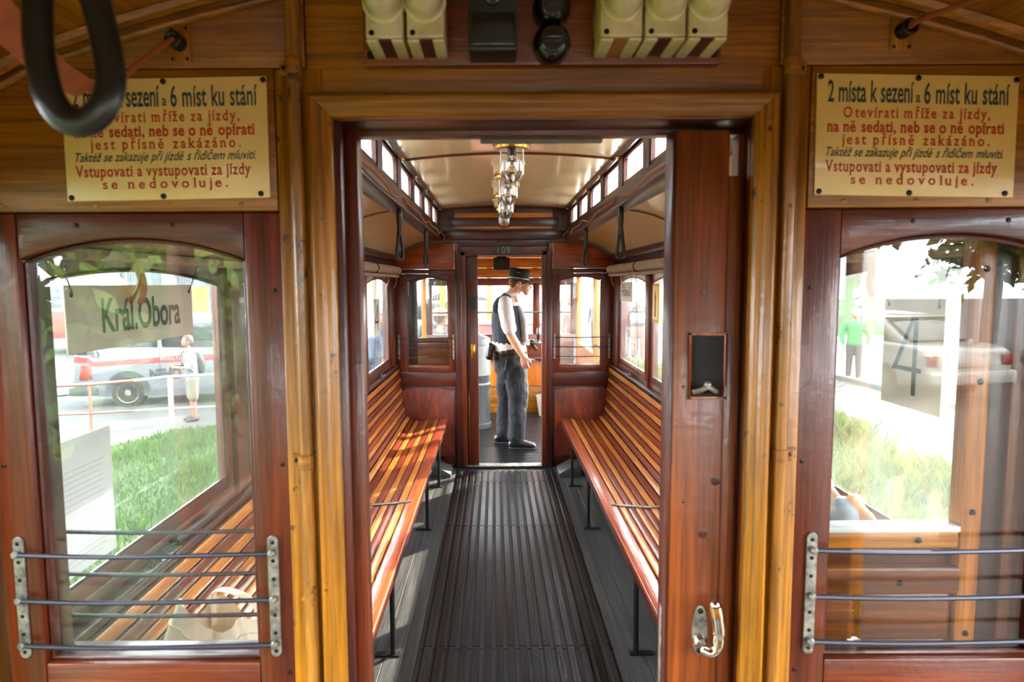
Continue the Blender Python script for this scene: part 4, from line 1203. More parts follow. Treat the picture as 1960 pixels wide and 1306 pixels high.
# posters
pg = thing('poster', 'gold framed narrow poster in the second right window from the far end', 'poster', (.99, 4.34, 1.45))
box('sheet', (.99, .994, 4.27, 4.45, 1.43, 1.69), plain('gold print', (226, 176, 84), .6, c2=(196, 132, 44), vscale=25), pg, 0)
b = MB(); b.box(.9885, .99, 4.29, 4.43, 1.45, 1.675); b.obj('print', plain('pale gold print', (242, 214, 150), .6), pg, smooth=0)
b = MB()
b.prism([(4.345, 1.47), (4.375, 1.47), (4.372, 1.56), (4.378, 1.60), (4.366, 1.625), (4.36, 1.65), (4.354, 1.625), (4.342, 1.60), (4.348, 1.56)], 0, .9875, .9885); b.obj('figure', plain('brown ink', (92, 58, 28), .6), pg, smooth=0)
pd = thing('poster', 'pale poster with a dark striding figure in the second left window from the far end', 'poster', (-.99, 4.38, 1.40))
q0, q1 = atx(657, 535, -.99), atx(673, 605, -.99)
box('sheet', (-.994, -.99, 4.08, 4.46, 1.40, 1.70), plain('yellowish print', (206, 200, 160), .6, var=.1), pd, 0)
b = MB()
for pts, r in (([(4.30, 1.60), (4.27, 1.53), (4.29, 1.50)], .012), ([(4.29, 1.50), (4.34, 1.47), (4.37, 1.42)], .009), ([(4.29, 1.50), (4.25, 1.46), (4.22, 1.44)], .009), ([(4.29, 1.585), (4.34, 1.56), (4.38, 1.60)], .006), ([(4.285, 1.58), (4.24, 1.60), (4.22, 1.64)], .006)):
    b.tube([(-.9885, a, z) for a, z in pts], r, 6, flat=.2, ref=(1, 0, 0))
b.ball((-.9885, 4.31, 1.63), .016, 8, 6, (.15, 1, 1))
b.obj('figure', inkb, pd)
pw = thing('paper_sheet', 'white printed paper sheet taped low on the nearest left window', 'paper', (-1.0, 1.5, 1.06))
MB().box(-1.012, -1.0105, 1.335, 1.55, 1.06, 1.365).obj('sheet', M_['paper'], pw, smooth=0)
b = MB()
gr = plain('grey print', (208, 209, 210), .8)
for k in range(18): b.box(-1.0104, -1.0102, 1.36, 1.50 + .03 * ((k * 7) % 3) / 3, 1.08 + k * .0125, 1.084 + k * .0125)
b.obj('print', gr, pw, smooth=0)
# tan window straps hanging in the near corner windows
for s, y, nm in ((-1, 1.62, 'left'), (1, 1.80, 'right')):
    t = thing('window_strap', 'tan leather window strap hanging over the nearest %s window' % nm, 'strap', (s * .97, y, 1.76))
    MB().tube(bent([(s * .965, y - .01, 1.765), (s * .955, y, 1.73), (s * .955, y + .012, 1.69), (s * .965, y + .015, 1.655)], 5), .019, 8, flat=.12, ref=(1, 0, 0)).obj('strap', M_['leather_t'], t)

# little metal plates lying on the left sill board
for i, (px, py) in enumerate(((322, 1046), (284, 1087))):
    q = Vector((-.955, 0, .938)); r = atx(px, py, -.982)
    t = thing('latch_plate', 'small pale metal latch plate on the left sill, %s' % ['the one farther from the camera', 'the one nearer the camera'][i], 'plate', (-.982, r.y, .967), 'latch plates on the left sill')
    box('plate', (-.998, -.966, r.y - .045, r.y + .045, .9645, .9675), M_['galv'], t, .001)
    MB().lathe([(.004, 0), (.003, .002)], (-.982, r.y - .033, .967), (0, 0, 1), 8).obj('screw', M_['bolt'], t)
t = thing('sill_handle', 'dark rolled leather window handle lying on the left sill', 'handle', (-.96, 1.95, .94))
MB().tube(bent([(-.985, 1.78, .979), (-.978, 1.88, .982), (-.976, 1.98, .981), (-.982, 2.05, .978)], 5), .016, 8, flat=.6).obj('handle', M_['leather'], t)

# ================================================================== WHITE BAGS ON THE BENCHES
def bag(label, c, r, h, seed, close=.62):
    """open rumpled sack: creased outside wall, floppy rim, sunken inside"""
    t = thing('cotton_bag', label, 'bag', (c[0], c[1], c[2]))
    rs = np.random.default_rng(seed)
    p = rs.uniform(0, 6.28, 10)
    def wall(u, v):
        a = 2 * math.pi * u
        cr = .05 * math.sin(2 * a + p[0]) + (.03 + .07 * v) * math.sin(5 * a + p[1] + 2.2 * v) + .045 * math.sin(9 * a + p[2] - 3 * v) + .02 * math.sin(17 * a + p[3] + 6 * v)
        base = .86 + .22 * math.sin(math.pi * min(v * .9 + .12, 1)) 
        base = base * (1 - (1 - close) * max(0, (v - .62) / .38) ** 1.4)
        z = h * v * (1 + .07 * math.sin(a + p[4]) * v + .05 * math.sin(3 * a + p[5]) * v) + .012 * math.sin(7 * v + 2 * a + p[6])
        lean = .20 * r * v * v
        return (c[0] + r * base * (1 + cr) * math.cos(a) + lean * math.cos(p[7]), c[1] + r * base * (1 + cr) * math.sin(a) + lean * math.sin(p[7]), c[2] + max(z, 0.0))
    def inner(u, v):
        x, y, z = wall(u, 1.0)
        cx, cy = c[0] + .2 * r * math.cos(p[7]), c[1] + .2 * r * math.sin(p[7])
        k = 1 - .10 * math.sin(v * 3.1) - .95 * max(0, v - .55) / .45
        roll = .018 * math.sin(min(v * 9, 3.14))
        return (cx + (x - cx) * k, cy + (y - cy) * k, z + roll - h * .42 * v ** .8)
    m = MB().grid(wall, 96, 48)
    m.grid(inner, 96, 16)
    m.obj('sack', M_['canvas_bag'], t, smooth=80)
    hem = [Vector(wall(k / 96, .93)) for k in range(96)]
    q = Vector((c[0], c[1], 0))
    MB().tube([v + (Vector((v.x, v.y, 0)) - q).normalized() * .0015 for v in hem], .0025, 5, closed=True).obj('hem_seam', M_['canvas_bag'], t)
    # a crumpled handle strap lying over the rim
    w0, w1 = Vector(wall(.08, 1)), Vector(wall(.30, 1))
    MB().tube(bent([w0 + Vector((0, 0, -.03)), w0 + Vector((0, 0, .03)), (w0 + w1) / 2 + Vector((.02, -.03, .05)), w1 + Vector((0, -.02, .02)), w1 + Vector((0, -.03, -.06))], 5), .012, 8, flat=.2).obj('handle_strap', M_['canvas_bag'], t)
    return t
bag('rumpled white cotton bag on the near left bench, the left one of two', (-0.765, 1.47, .458), .145, .46, 4)
bag('rumpled white cotton bag on the near left bench, nearer the aisle', (-0.605, 1.71, .460), .100, .49, 12)
bag('white cotton bag lying on the right bench beside the door edge', (0.66, 2.36, .458), .085, .14, 5)
# ================================================================== PEOPLE
def limb(b, pts, rad, n=14, k=4, ref=(0, -1, 0)):
    """tapered closed limb through pts; rad: radius or (side, depth) per point"""
    P = bent(pts, k)
    rr = []
    R2 = [(r, r) if not isinstance(r, (tuple, list)) else tuple(r) for r in rad]
    for i in range(len(R2) - 1):
        for j in range(k):
            t = j / k; t = t * t * (3 - 2 * t) * .5 + t * .5
            rr.append((R2[i][0] * (1 - t) + R2[i + 1][0] * t, R2[i][1] * (1 - t) + R2[i + 1][1] * t))
    rr.append(R2[-1])
    d0 = (P[0] - P[1]).normalized(); d1 = (P[-1] - P[-2]).normalized()
    a0, a1 = min(rr[0]), min(rr[-1])
    pre = [(P[0] + d0 * a0 * math.sin(t), (rr[0][0] * math.cos(t), rr[0][1] * math.cos(t))) for t in (1.45, 1.0, .5)]
    post = [(P[-1] + d1 * a1 * math.sin(t), (rr[-1][0] * math.cos(t), rr[-1][1] * math.cos(t))) for t in (.5, 1.0, 1.45)]
    Q = [q for q, _ in pre] + P + [q for q, _ in post]
    S = [s for _, s in pre] + rr + [s for _, s in post]
    vs, fs = [], []
    up = Vector(ref)
    m = len(Q)
    for i, p in enumerate(Q):
        d = (Q[min(i + 1, m - 1)] - Q[max(i - 1, 0)]).normalized()
        s = d.cross(up)
        s = s.normalized() if s.length > 1e-5 else d.orthogonal().normalized()
        u = s.cross(d).normalized()
        for q in range(n):
            a = 2 * math.pi * q / n
            vs.append(p + s * math.cos(a) * S[i][0] + u * math.sin(a) * S[i][1])
    for i in range(m - 1):
        for q in range(n):
            l = (q + 1) % n
            fs.append((i * n + q, i * n + l, (i + 1) * n + l, (i + 1) * n + q))
    fs.append(tuple(range(n))[::-1]); fs.append(tuple((m - 1) * n + q for q in range(n)))
    b.add(vs, fs)
    return b
def fuse_mesh(b, name, mat, parent, voxel=0.006, smooth=6, fac=.5, label=None, disp=0.0, dscale=.1):
    """fuse overlapping closed shapes into ONE continuous skin"""
    me = bpy.data.meshes.new(name)
    me.from_pydata(b.v, [], b.f)
    o = bpy.data.objects.new(name, me)
    COL.objects.link(o)
    m = o.modifiers.new('r', 'REMESH'); m.mode = 'VOXEL'; m.voxel_size = voxel; m.use_smooth_shade = True
    m = o.modifiers.new('s', 'SMOOTH'); m.factor = fac; m.iterations = smooth
    if disp:
        tx = bpy.data.textures.new('folds', 'CLOUDS'); tx.noise_scale = dscale; tx.noise_depth = 2
        m = o.modifiers.new('d', 'DISPLACE'); m.texture = tx; m.strength = disp; m.mid_level = .5; m.texture_coords = 'GLOBAL'
    dg = bpy.context.evaluated_depsgraph_get()
    me2 = bpy.data.meshes.new_from_object(o.evaluated_get(dg))
    bpy.data.objects.remove(o); bpy.data.meshes.remove(me)
    me2.name = name
    for p in me2.polygons: p.use_smooth = True
    me2.materials.clear(); me2.materials.append(mat)
    return link(name, me2, parent, label)
skin = plain('skin', (226, 168, 134), .5, var=.06, vscale=25)
skin.node_tree.nodes['Principled BSDF'].inputs['Subsurface Weight'].default_value = .08
skin.node_tree.nodes['Principled BSDF'].inputs['Subsurface Radius'].default_value = (.02, .008, .004)
navy = plain('charcoal waistcoat cloth', (40, 44, 54), .85, bump=.15, bscale=500)
grey_t = plain('dark grey trouser cloth', (27, 29, 36), .85, var=.25, vscale=30, bump=.2, bscale=400)
shirt_w = plain('white shirt cotton', (232, 224, 220), .8, bump=.1, bscale=300)
shoe_m = plain('black shoe leather', (28, 27, 30), .35, coat=.2)
cap_m = plain('black cap cloth', (20, 26, 26), .7)
hair_g = plain('short greying brown hair', (104, 82, 66), .8, var=.3, vscale=150)

# ---- the conductor: stands sideways beyond the far doorway, facing right, head bent
PY = 6.70
def cp(px, py, dy=0.0):
    return at(px, py, PY + dy)
pr = thing('person', 'conductor in black cap, dark waistcoat and grey trousers standing sideways in the far doorway', 'person', (cp(985, 853).x, PY, 0.0))
SH = -0.165    # near shoulder (his right arm), toward the camera
b = MB()
# torso, neck
limb(b, [cp(982, 690), cp(974, 660), cp(975, 628), cp(974, 600), cp(978, 575)], [(.135, .17), (.135, .165), (.13, .165), (.12, .165), (.07, .10)], 18)
limb(b, [cp(978, 572), cp(986, 556), cp(992, 545)], [.066, .062, .060])
# head
hc = cp(995, 546)
b.ball(hc + Vector((-.012, 0, .035)), .098, 18, 12, (1.02, .80, .98))
limb(b, [hc + Vector((.02, 0, .02)), hc + Vector((.052, 0, -.035)), hc + Vector((.062, 0, -.072))], [.070, .055, .034])
b.ball(hc + Vector((.066, 0, -.082)), .026, 10, 8)          # chin
limb(b, [hc + Vector((.080, 0, .022)), hc + Vector((.104, 0, -.012)), hc + Vector((.113, 0, -.024))], [.011, .014, .016], 8)   # nose
b.ball(hc + Vector((.094, 0, -.052)), .016, 10, 8, (1, 1.5, .5)); b.ball(hc + Vector((.090, 0, -.066)), .015, 10, 8, (1, 1.4, .5))
for sy in (-1, 1):
    b.ball(hc + Vector((.070, sy * .034, .016)), .017, 8, 6, (.6, 1.2, .6))      # brow / cheek
    b.ball(hc + Vector((.062, sy * .042, -.022)), .028, 8, 6)
    limb(b, [hc + Vector((-.006, sy * .080, -.028)), hc + Vector((-.014, sy * .088, .0)), hc + Vector((-.008, sy * .086, .026))], [.010, .016, .017], 8)
# arms: near one hangs bent forward, far one reaches to the controls
def hand(b, w, d, side, up, curl=.6, sc=1.0):
    """palm from wrist w along d; side = towards the thumb, up = back of the hand"""
    d, side, up = Vector(d).normalized(), Vector(side).normalized(), Vector(up).normalized()
    limb(b, [w, w + d * .045 * sc, w + d * .085 * sc], [(.026 * sc, .022 * sc), (.040 * sc, .018 * sc), (.041 * sc, .015 * sc)], 12, 3, ref=tuple(up))
    for k, (o, L_) in enumerate(((.029, .068), (.010, .078), (-.010, .072), (-.029, .056))):
        q = w + d * .082 * sc + side * o * sc
        a = curl * (.75 + .12 * k)
        f1 = d * math.cos(a * .5) - up * math.sin(a * .5); f2 = d * math.cos(a * 1.4) - up * math.sin(a * 1.4); f3 = d * math.cos(a * 2.2) - up * math.sin(a * 2.2)
        p1 = q + f1 * L_ * .45 * sc; p2 = p1 + f2 * L_ * .32 * sc; p3 = p2 + f3 * L_ * .26 * sc
        limb(b, [q - d * .02 * sc, q, p1, p2, p3], [.0095 * sc, .0095 * sc, .009 * sc, .0082 * sc, .007 * sc], 8, 2, ref=tuple(side))
    t0 = w + d * .022 * sc + side * .026 * sc
    td = (d * .75 + side * .6 - up * .25).normalized()
    t1 = t0 + td * .040 * sc; t2 = t1 + (td * .8 + d * .4 - up * .2).normalized() * .030 * sc
    limb(b, [t0 - side * .012, t0, t1, t2], [.013 * sc, .013 * sc, .0105 * sc, .008 * sc], 8, 3)
wr = cp(1001, 682, SH - .075)
limb(b, [cp(966, 583, SH + .03), cp(969, 612, SH - .02), cp(977, 640, SH - .045), cp(988, 660, SH - .065), wr], [.058, .052, .046, .042, .029], 12)
hand(b, wr, (.22, 0, -1), (.75, -.3, 0.2), (-.3, -1, 0), .75)
wl = cp(1000, 650, .34)
limb(b, [cp(978, 583, .14), cp(980, 622, .22), cp(986, 640, .27), wl], [.055, .048, .040, .028], 12)
hand(b, wl, (.5, .8, -.15), (-.6, .5, .3), (0, 0, 1), .9)
# legs under the cloth, joined to the torso
for dy, hx, kx, ax in ((-.085, 984, 990, 988), (.085, 972, 972, 966)):
    limb(b, [cp(hx - 4, 690, dy), cp(kx, 765, dy), cp(ax, 832 if dy < 0 else 822, dy * 1.2)], [.082, .058, .042], 12)
body = fuse_mesh(b, 'body', skin, pr, .0065, 3)
# shirt (short sleeves, collar)
b = MB()
limb(b, [cp(974, 668), cp(974, 628), cp(973, 600), cp(976, 578)], [(.168, .184), (.165, .178), (.150, .172), (.085, .105)], 18)
limb(b, [cp(967, 580, SH + .030), cp(969, 600, SH - .02), cp(975, 629, SH - .045)], [.074, .078, .072], 14)
limb(b, [cp(976, 583, .12), cp(984, 612, .18), cp(990, 628, .22)], [.070, .066, .058], 14)
sh = fuse_mesh(b, 'shirt', shirt_w, pr, .007, 3, disp=.014, dscale=.06)
b = MB()
limb(b, [cp(973, 572), cp(983, 565)], [(.078, .09), (.068, .070)], 16)
limb(b, [cp(987, 570, -.06), cp(991, 577, -.07)], [.020, .014], 8)
fuse_mesh(b, 'collar', shirt_w, sh, .006, 3)
# waistcoat
b = MB()
limb(b, [cp(975, 656), cp(974, 625), cp(971, 602), cp(968, 584), cp(972, 574)], [(.178, .190), (.182, .190), (.168, .182), (.130, .150), (.085, .095)], 20)
limb(b, [cp(952, 592, -.10), cp(958, 578, -.10), cp(972, 571, -.09)], [(.055, .05), (.05, .05), (.03, .035)], 12)
vest = fuse_mesh(b, 'waistcoat', navy, pr, .007, 4, disp=.012, dscale=.08)
# lit chest of the waistcoat, its light painted as paler grey, and the shirt tail above the belt
b = MB()
limb(b, [cp(1003, 646, -.06), cp(1001, 615, -.07), cp(992, 590, -.06)], [(.042, .10), (.045, .10), (.03, .06)], 14)
fuse_mesh(b, 'lit_waistcoat_front', plain('paler lit waistcoat front', (128, 124, 122), .8, var=.2, vscale=12), vest, .007, 4)
b = MB()
limb(b, [cp(974, 668), cp(974, 656)], [(.176, .188), (.178, .190)], 18)
fuse_mesh(b, 'shirt_tail', shirt_w, sh, .007, 2)
# trousers
b = MB()
limb(b, [cp(976, 673), cp(978, 690), cp(979, 706)], [(.172, .188), (.180, .190), (.172, .182)], 18)
limb(b, [cp(984, 700, -.085), cp(989, 735, -.09), cp(991, 770, -.095), cp(990, 805, -.10), cp(989, 838, -.10)], [(.135, .108), (.118, .102), (.100, .09), (.092, .082), (.088, .078)], 16)
limb(b, [cp(972, 700, .085), cp(971, 735, .09), cp(970, 770, .095), cp(966, 800, .10), cp(964, 826, .10)], [(.128, .102), (.112, .098), (.098, .086), (.088, .078), (.084, .074)], 16)
tro = fuse_mesh(b, 'trousers', grey_t, pr, .007, 4, disp=.026, dscale=.11)
b = MB()
limb(b, [cp(976, 670), cp(976, 674)], [(.178, .194), (.180, .196)], 18)
fuse_mesh(b, 'belt', M_['leather'], tro, .007, 1)
MB().tube([cp(969, 690, -.185), cp(966, 708, -.178)], .004, 6).obj('pocket_edge', plain('grey seam', (110, 110, 116), .8), tro)
# pouch at his back
pc_ = cp(937, 672, -.10)
fuse_mesh(limb(MB(), [pc_ + Vector((.01, 0, .05)), pc_ + Vector((-.005, 0, -.055))], [(.035, .06), (.04, .065)], 12), 'pouch', M_['leather'], pr, .007, 3)
# shoes
for dy, x0, x1, yb in ((-.115, 978, 1024, 855), (.125, 950, 985, 838)):
    a_ = at(x0, yb, PY + dy); e_ = at(x1, yb, PY + dy - .02)
    z0 = .006
    P = [Vector((a_.x + .01, PY + dy, z0 + .05)), Vector((a_.x + .07, PY + dy, z0 + .058)), Vector((a_.x + .16, PY + dy - .01, z0 + .045)), Vector((a_.x + .235, PY + dy - .015, z0 + .034))]
    b = MB(); limb(b, P, [(.042, .040), (.05, .042), (.036, .046), (.026, .040)], 14)
    limb(b, [P[0] + Vector((.03, 0, .03)), P[0] + Vector((.04, 0, .075))], [.05, .048], 12)
    s_ = fuse_mesh(b, 'shoe', shoe_m, pr, .006, 2)
    sb = MB(); so = [(a_.x - .028, -.030), (a_.x + .03, -.042), (a_.x + .10, -.040), (a_.x + .17, -.050), (a_.x + .235, -.040), (a_.x + .268, -.012), (a_.x + .262, .018), (a_.x + .22, .036), (a_.x + .14, .036), (a_.x + .05, .038), (a_.x - .02, .030)]
    sb.prism([(x, PY + dy - .006 + y) for x, y in so], 2, .004, .022).obj('sole', M_['rubber'], s_, .004)
# cap: band, crown, peak, piping, two studs
hx = hc + Vector((-.012, 0, .060))
tilt = Matrix.Rotation(R(9), 4, 'Y')
def TC(p): return hx + tilt @ Vector((p.x, p.y * .86, p.z))
cpo = MB(TC).lathe([(0.104, 0.0), (0.106, 0.045), (0.110, 0.085), (0.112, 0.098), (0.106, 0.108), (0.06, 0.112), (0.001, 0.113)], (0, 0, 0), n=32).obj('cap', cap_m, pr)
MB(TC).lathe([(0.1065, 0.006), (0.1075, 0.010), (0.1065, 0.014)], (0, 0, 0), n=32).obj('piping', M_['white'], cpo)
pk = MB(TC)
pk.grid(lambda u, v: ((.10 + .060 * v * math.sin(math.pi * u) ** .6) * math.cos((u - .5) * 2.0) , (.104 + .02 * v) * math.sin((u - .5) * 2.0), .004 - .030 * v * math.sin(math.pi * u) ** .5), 16, 4)
pk = pk.obj('peak', shoe_m, cpo); sm = pk.modifiers.new('t', 'SOLIDIFY'); sm.thickness = .005
for dx in (-.022, -.004):
    MB(TC).ball((dx, -.1085 * 1.14, .066), .006, 8, 6).obj('stud', M_['chrome'], cpo)
MB().tube(bent([TC(Vector((.03, -.104, .01))), hc + Vector((.018, -.084, -.005)), hc + Vector((.045, -.062, -.055)), hc + Vector((.055, -.02, -.095))], 4), .0035, 6).obj('chin_strap', M_['leather'], cpo)
b = MB()
limb(b, [hx + Vector((.02, 0, -.006)), hx + Vector((-.035, 0, -.02)), hx + Vector((-.055, 0, -.055)), hx + Vector((-.052, 0, -.085))], [(.088, .086), (.068, .085), (.040, .076), (.022, .055)], 14)
fuse_mesh(b, 'hair', hair_g, pr, .006, 3)
for sy in (-1, 1):
    MB().ball(hc + Vector((.072, sy * .032, .004)), .011, 10, 8).obj('eye', plain('eye white %d' % sy, (230, 226, 220), .2), pr)
    o = MB().tube([hc + Vector((.090, sy * .034 + .018 * math.cos(t), .002 + .015 * math.sin(t))) for t in [2 * math.pi * k / 16 for k in range(16)]], .0022, 6, closed=True)
    o.tube([hc + Vector((.089, sy * .052, .006)), hc + Vector((.05, sy * .076, .012)), hc + Vector((-.008, sy * .086, .012))], .002, 6)
    o.obj('spectacles', M_['iron'], pr)

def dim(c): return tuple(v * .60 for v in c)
skin_out = plain('darkened outdoor skin', (140, 98, 78), .55)  # skin colour darkened to offset the bright outdoor light
# ---- passers-by outside: one generic standing builder, each with clothes, hair and pose of its own
def stander(label, loc, h, face, top, legs, hair, shoes=(50, 46, 44), arms=None, hat=None, shorts=False, bag=None, bend=0.0, longhair=False, sleeves=True, vox=.014, step=.0):
    """face: heading in degrees (0 looks along +x); built at the feet point"""
    k = h / 1.75
    t = thing('person', label, 'person', loc)
    c, s = math.cos(R(face)), math.sin(R(face))
    L0 = Vector(loc)
    def G(f, side, z):      # forward, to the left, up
        f = f + bend * max(z - .95, 0) * .7; z = z - bend * max(z - .95, 0) * .28
        return L0 + Vector((c * f - s * side, s * f + c * side, z)) * k if False else L0 + Vector(((c * f - s * side) * k, (s * f + c * side) * k, z * k))
    rf = (s, -c, 0)
    def LB(bb, P, Q, n=12, kk=3): return limb(bb, P, [tuple(v * k for v in q) if isinstance(q, tuple) else q * k for q in Q], n, kk, ref=(c, s, 0))
    b = MB()
    LB(b, [G(0, 0, .92), G(0, 0, 1.10), G(0, 0, 1.32), G(0, 0, 1.46)], [(.15, .105), (.135, .10), (.165, .11), (.08, .07)])
    LB(b, [G(0, 0, 1.44), G(.015, 0, 1.55)], [.052, .048])
    b.ball(G(.02, 0, 1.645), .098 * k, 12, 8, (.9, .9, 1.18))
    b.ball(G(.11, 0, 1.625), .018 * k, 6, 4); b.ball(G(.085, 0, 1.575), .034 * k, 8, 6)
    for q in (-1, 1): b.ball(G(.01, q * .09, 1.64), .024 * k, 6, 5, (1, .6, 1.3))
    for q in (-1, 1):
        LB(b, [G(0, q * .09, .90), G(.01 + step * q * .5, q * .095, .50), G(step * q, q * .10, .09)], [.082, .054, .036])
        LB(b, [G(step * q - .01, q * .10, .045), G(step * q + .13, q * .105, .03)], [.034, .028])
    ar = arms or ((.04, .30, 1.12, .10, .26, .86), (.04, .30, 1.12, .10, .26, .86))
    for q, a in zip((-1, 1), ar):
        e, w = G(a[0], q * a[1], a[2]), G(a[3], q * a[4], a[5])
        LB(b, [G(0, q * .19, 1.40), e, w], [.050, .040, .027])
        d = (w - e).normalized()
        b2 = Vector((0, 0, 1)).cross(d)
        hand(b, w, d, Vector((c, s, 0.1)), Vector((-s * q, c * q, 0)), .6, k)
    fuse_mesh(b, 'body', skin_out, t, .011, 2)
    b = MB()
    LB(b, [G(0, 0, .90), G(0, 0, 1.10), G(0, 0, 1.32), G(0, 0, 1.45)], [(.180, .135), (.165, .13), (.190, .135), (.085, .08)])
    for q, a in zip((-1, 1), ar):
        e, w = G(a[0], q * a[1], a[2]), G(a[3], q * a[4], a[5])
        P = [G(0, q * .185, 1.39), e] + ([e.lerp(w, .85)] if sleeves else [])
        LB(b, P, [.072, .060] + ([.042] if sleeves else []))
    fuse_mesh(b, 'jacket' if sleeves else 'shirt', plain('cloth', dim(top), .8, var=.12, vscale=9), t, vox, 3, disp=.02, dscale=.12)
    b = MB()
    LB(b, [G(0, 0, .96), G(0, 0, .85)], [(.175, .13), (.168, .13)])
    for q in (-1, 1):
        P = [G(0, q * .09, .86), G(.012 + step * q * .5, q * .095, .50)] + ([] if shorts else [G(step * q, q * .10, .11)])
        LB(b, P, [.105, .078 if not shorts else .095] + ([] if shorts else [.062]))
    fuse_mesh(b, 'shorts' if shorts else 'trousers', plain('cloth', dim(legs), .85, var=.12, vscale=9), t, vox, 2)
    for q in (-1, 1):
        b = MB(); LB(b, [G(step * q - .03, q * .10, .055), G(step * q + .08, q * .103, .05), G(step * q + .15, q * .106, .035)], [.048, .046, .035], 10)
        fuse_mesh(b, 'shoe', plain('shoe', shoes, .6), t, .012, 1)
    if hair:
        b = MB(); b.ball(G(-.012, 0, 1.675), .108 * k, 12, 8, (.98, .98, 1.08))
        if longhair: LB(b, [G(-.06, 0, 1.66), G(-.085, 0, 1.52), G(-.10, 0, 1.36)], [(.095, .06), (.11, .05), (.09, .04)])
        # keep the face open
        hm = fuse_mesh(b, 'hair', plain('hair', dim(hair), .7, var=.3, vscale=60), t, .013, 1)
        fwd = Vector((c, s, 0)); o0 = G(.035, 0, 1.60)
        bm = bmesh.new(); bm.from_mesh(hm.data)
        dl = [v for v in bm.verts if (v.co - o0).dot(fwd) > .02 * k and v.co.z < o0.z + .115 * k]
        bmesh.ops.delete(bm, geom=dl, context='VERTS'); bm.to_mesh(hm.data); bm.free()
    if hat:
        z = G(.0, 0, 1.70)
        MB().lathe([(.165 * k, 0), (.165 * k, .008 * k), (.112 * k, .014 * k), (.108 * k, .09 * k), (.085 * k, .125 * k), (.001, .13 * k)], z, n=20).obj('hat', plain('hat', hat, .8), t)
    if bag:
        b = MB(); LB(b, [G(-.17, 0, 1.02), G(-.19, 0, 1.18), G(-.16, 0, 1.36)], [(.13, .075), (.145, .09), (.11, .06)])
        bo = fuse_mesh(b, 'backpack', plain('backpack cloth', dim(bag), .8), t, .014, 2)
        for q in (-1, 1):
            MB().tube(bent([G(-.12, q * .10, 1.38), G(.0, q * .125, 1.475), G(.135, q * .115, 1.36), G(.145, q * .12, 1.16), G(.0, q * .2, 1.04)], 4), .016 * k, 6, flat=.5).obj('shoulder_strap', plain('strap cloth', dim(bag), .8), bo)
    return t
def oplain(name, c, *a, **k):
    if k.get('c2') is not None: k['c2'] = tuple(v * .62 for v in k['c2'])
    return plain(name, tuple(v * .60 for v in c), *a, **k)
OW = plain('darkened outdoor white paint', (140, 140, 140), 0.4)  # white darkened in its colour to hold back outdoor brightness
# ================================================================== OUTSIDE
def atz(px, py, Z):
    u, fy, fz = _ray(px, py)
    t = (Z - CAM_H) / fz
    return Vector((CAM_X + u * t, fy * t, Z))
ZL, ZR = -0.85, -0.30
def ground(name, label, poly, z, mat, thick=.12, cat='ground'):
    o = MB().prism([(p[0], p[1]) for p in poly], 2, z - thick, z).obj(name, mat, smooth=0)
    return tag(o, label, cat, kind='structure')
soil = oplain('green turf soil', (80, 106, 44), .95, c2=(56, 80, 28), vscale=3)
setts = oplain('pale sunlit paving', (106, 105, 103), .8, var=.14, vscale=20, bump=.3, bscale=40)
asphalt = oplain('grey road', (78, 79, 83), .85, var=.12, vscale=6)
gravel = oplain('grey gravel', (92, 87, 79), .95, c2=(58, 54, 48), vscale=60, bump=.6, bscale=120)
# left side: turf, pavement, cobbled road
e0, e1, e2 = Vector((-8.2, 7.4, 0)), Vector((-6.3, 10.0, 0)), Vector((-3.2, 14.6, 0))
ground('ground_lawn', 'green turf strip beside the tram on the left', [(-1.12, -70), (-1.12, 17.0), (-1.6, 17.0), (e2.x, e2.y), (e1.x, e1.y), (e0.x, e0.y), (-16, -3.2), (-30, -14), (-70, -40), (-70, -70)], ZL, soil)
ground('ground_pavement', 'pale pavement beyond the turf on the left', [(-1.6, 17.0), (e2.x, e2.y), (e1.x, e1.y), (e0.x, e0.y), (-16, -3.2), (-30, -14), (-34, -12), (-9.6, 12.0), (-4.0, 19.5), (-1.6, 22.0)], ZL + .01, setts)
ground('ground_road', 'grey cobbled road on the left where the van stands', [(-70, -38), (-34, -12), (-9.6, 12.0), (-4.0, 19.5), (-1.6, 22.0), (-1.6, 60), (-70, 60)], ZL - .04, asphalt)
ground('ground_under', 'dark track bed under the tram', [(-1.12, -70), (1.12, -70), (1.12, 17), (1.1, 70), (-1.6, 70), (-1.6, 17), (-1.12, 17)], ZL - .02, asphalt)
# joints of the nearest sett rows, built as real blocks
def setts_patch(origin, ux, uy, nx, ny, sx, sy, name, label, z):
    t = struct(name, label, 'ground')
    me = MB().box(-sx * .47, sx * .47, -sy * .47, sy * .47, 0, .03).mesh('sett', oplain('grey sett ' + name, (98, 99, 104), .75, var=.15, vscale=12), .012, 1)
    an = math.atan2(ux[1], ux[0])
    for j in range(ny):
        for i in range(nx):
            o = link('sett', me, t)
            u = (i + .5 * (j % 2)) * sx; v = j * sy
            o.location = (origin[0] + ux[0] * u + uy[0] * v, origin[1] + ux[1] * u + uy[1] * v, z + rng.uniform(-.006, .006))
            o.rotation_euler = (0, 0, an + rng.uniform(-.04, .04))
    return t
p0 = atz(85, 762, ZL)
dv = Vector((.63, .777, 0)); dn = Vector((-.777, .63, 0))
setts_patch((p0.x - 1.2, p0.y - 1.0), dv, dn, 16, 17, .34, .26, 'ground_setts', 'grey stone setts of the road edge behind the railing on the left', ZL - .03)
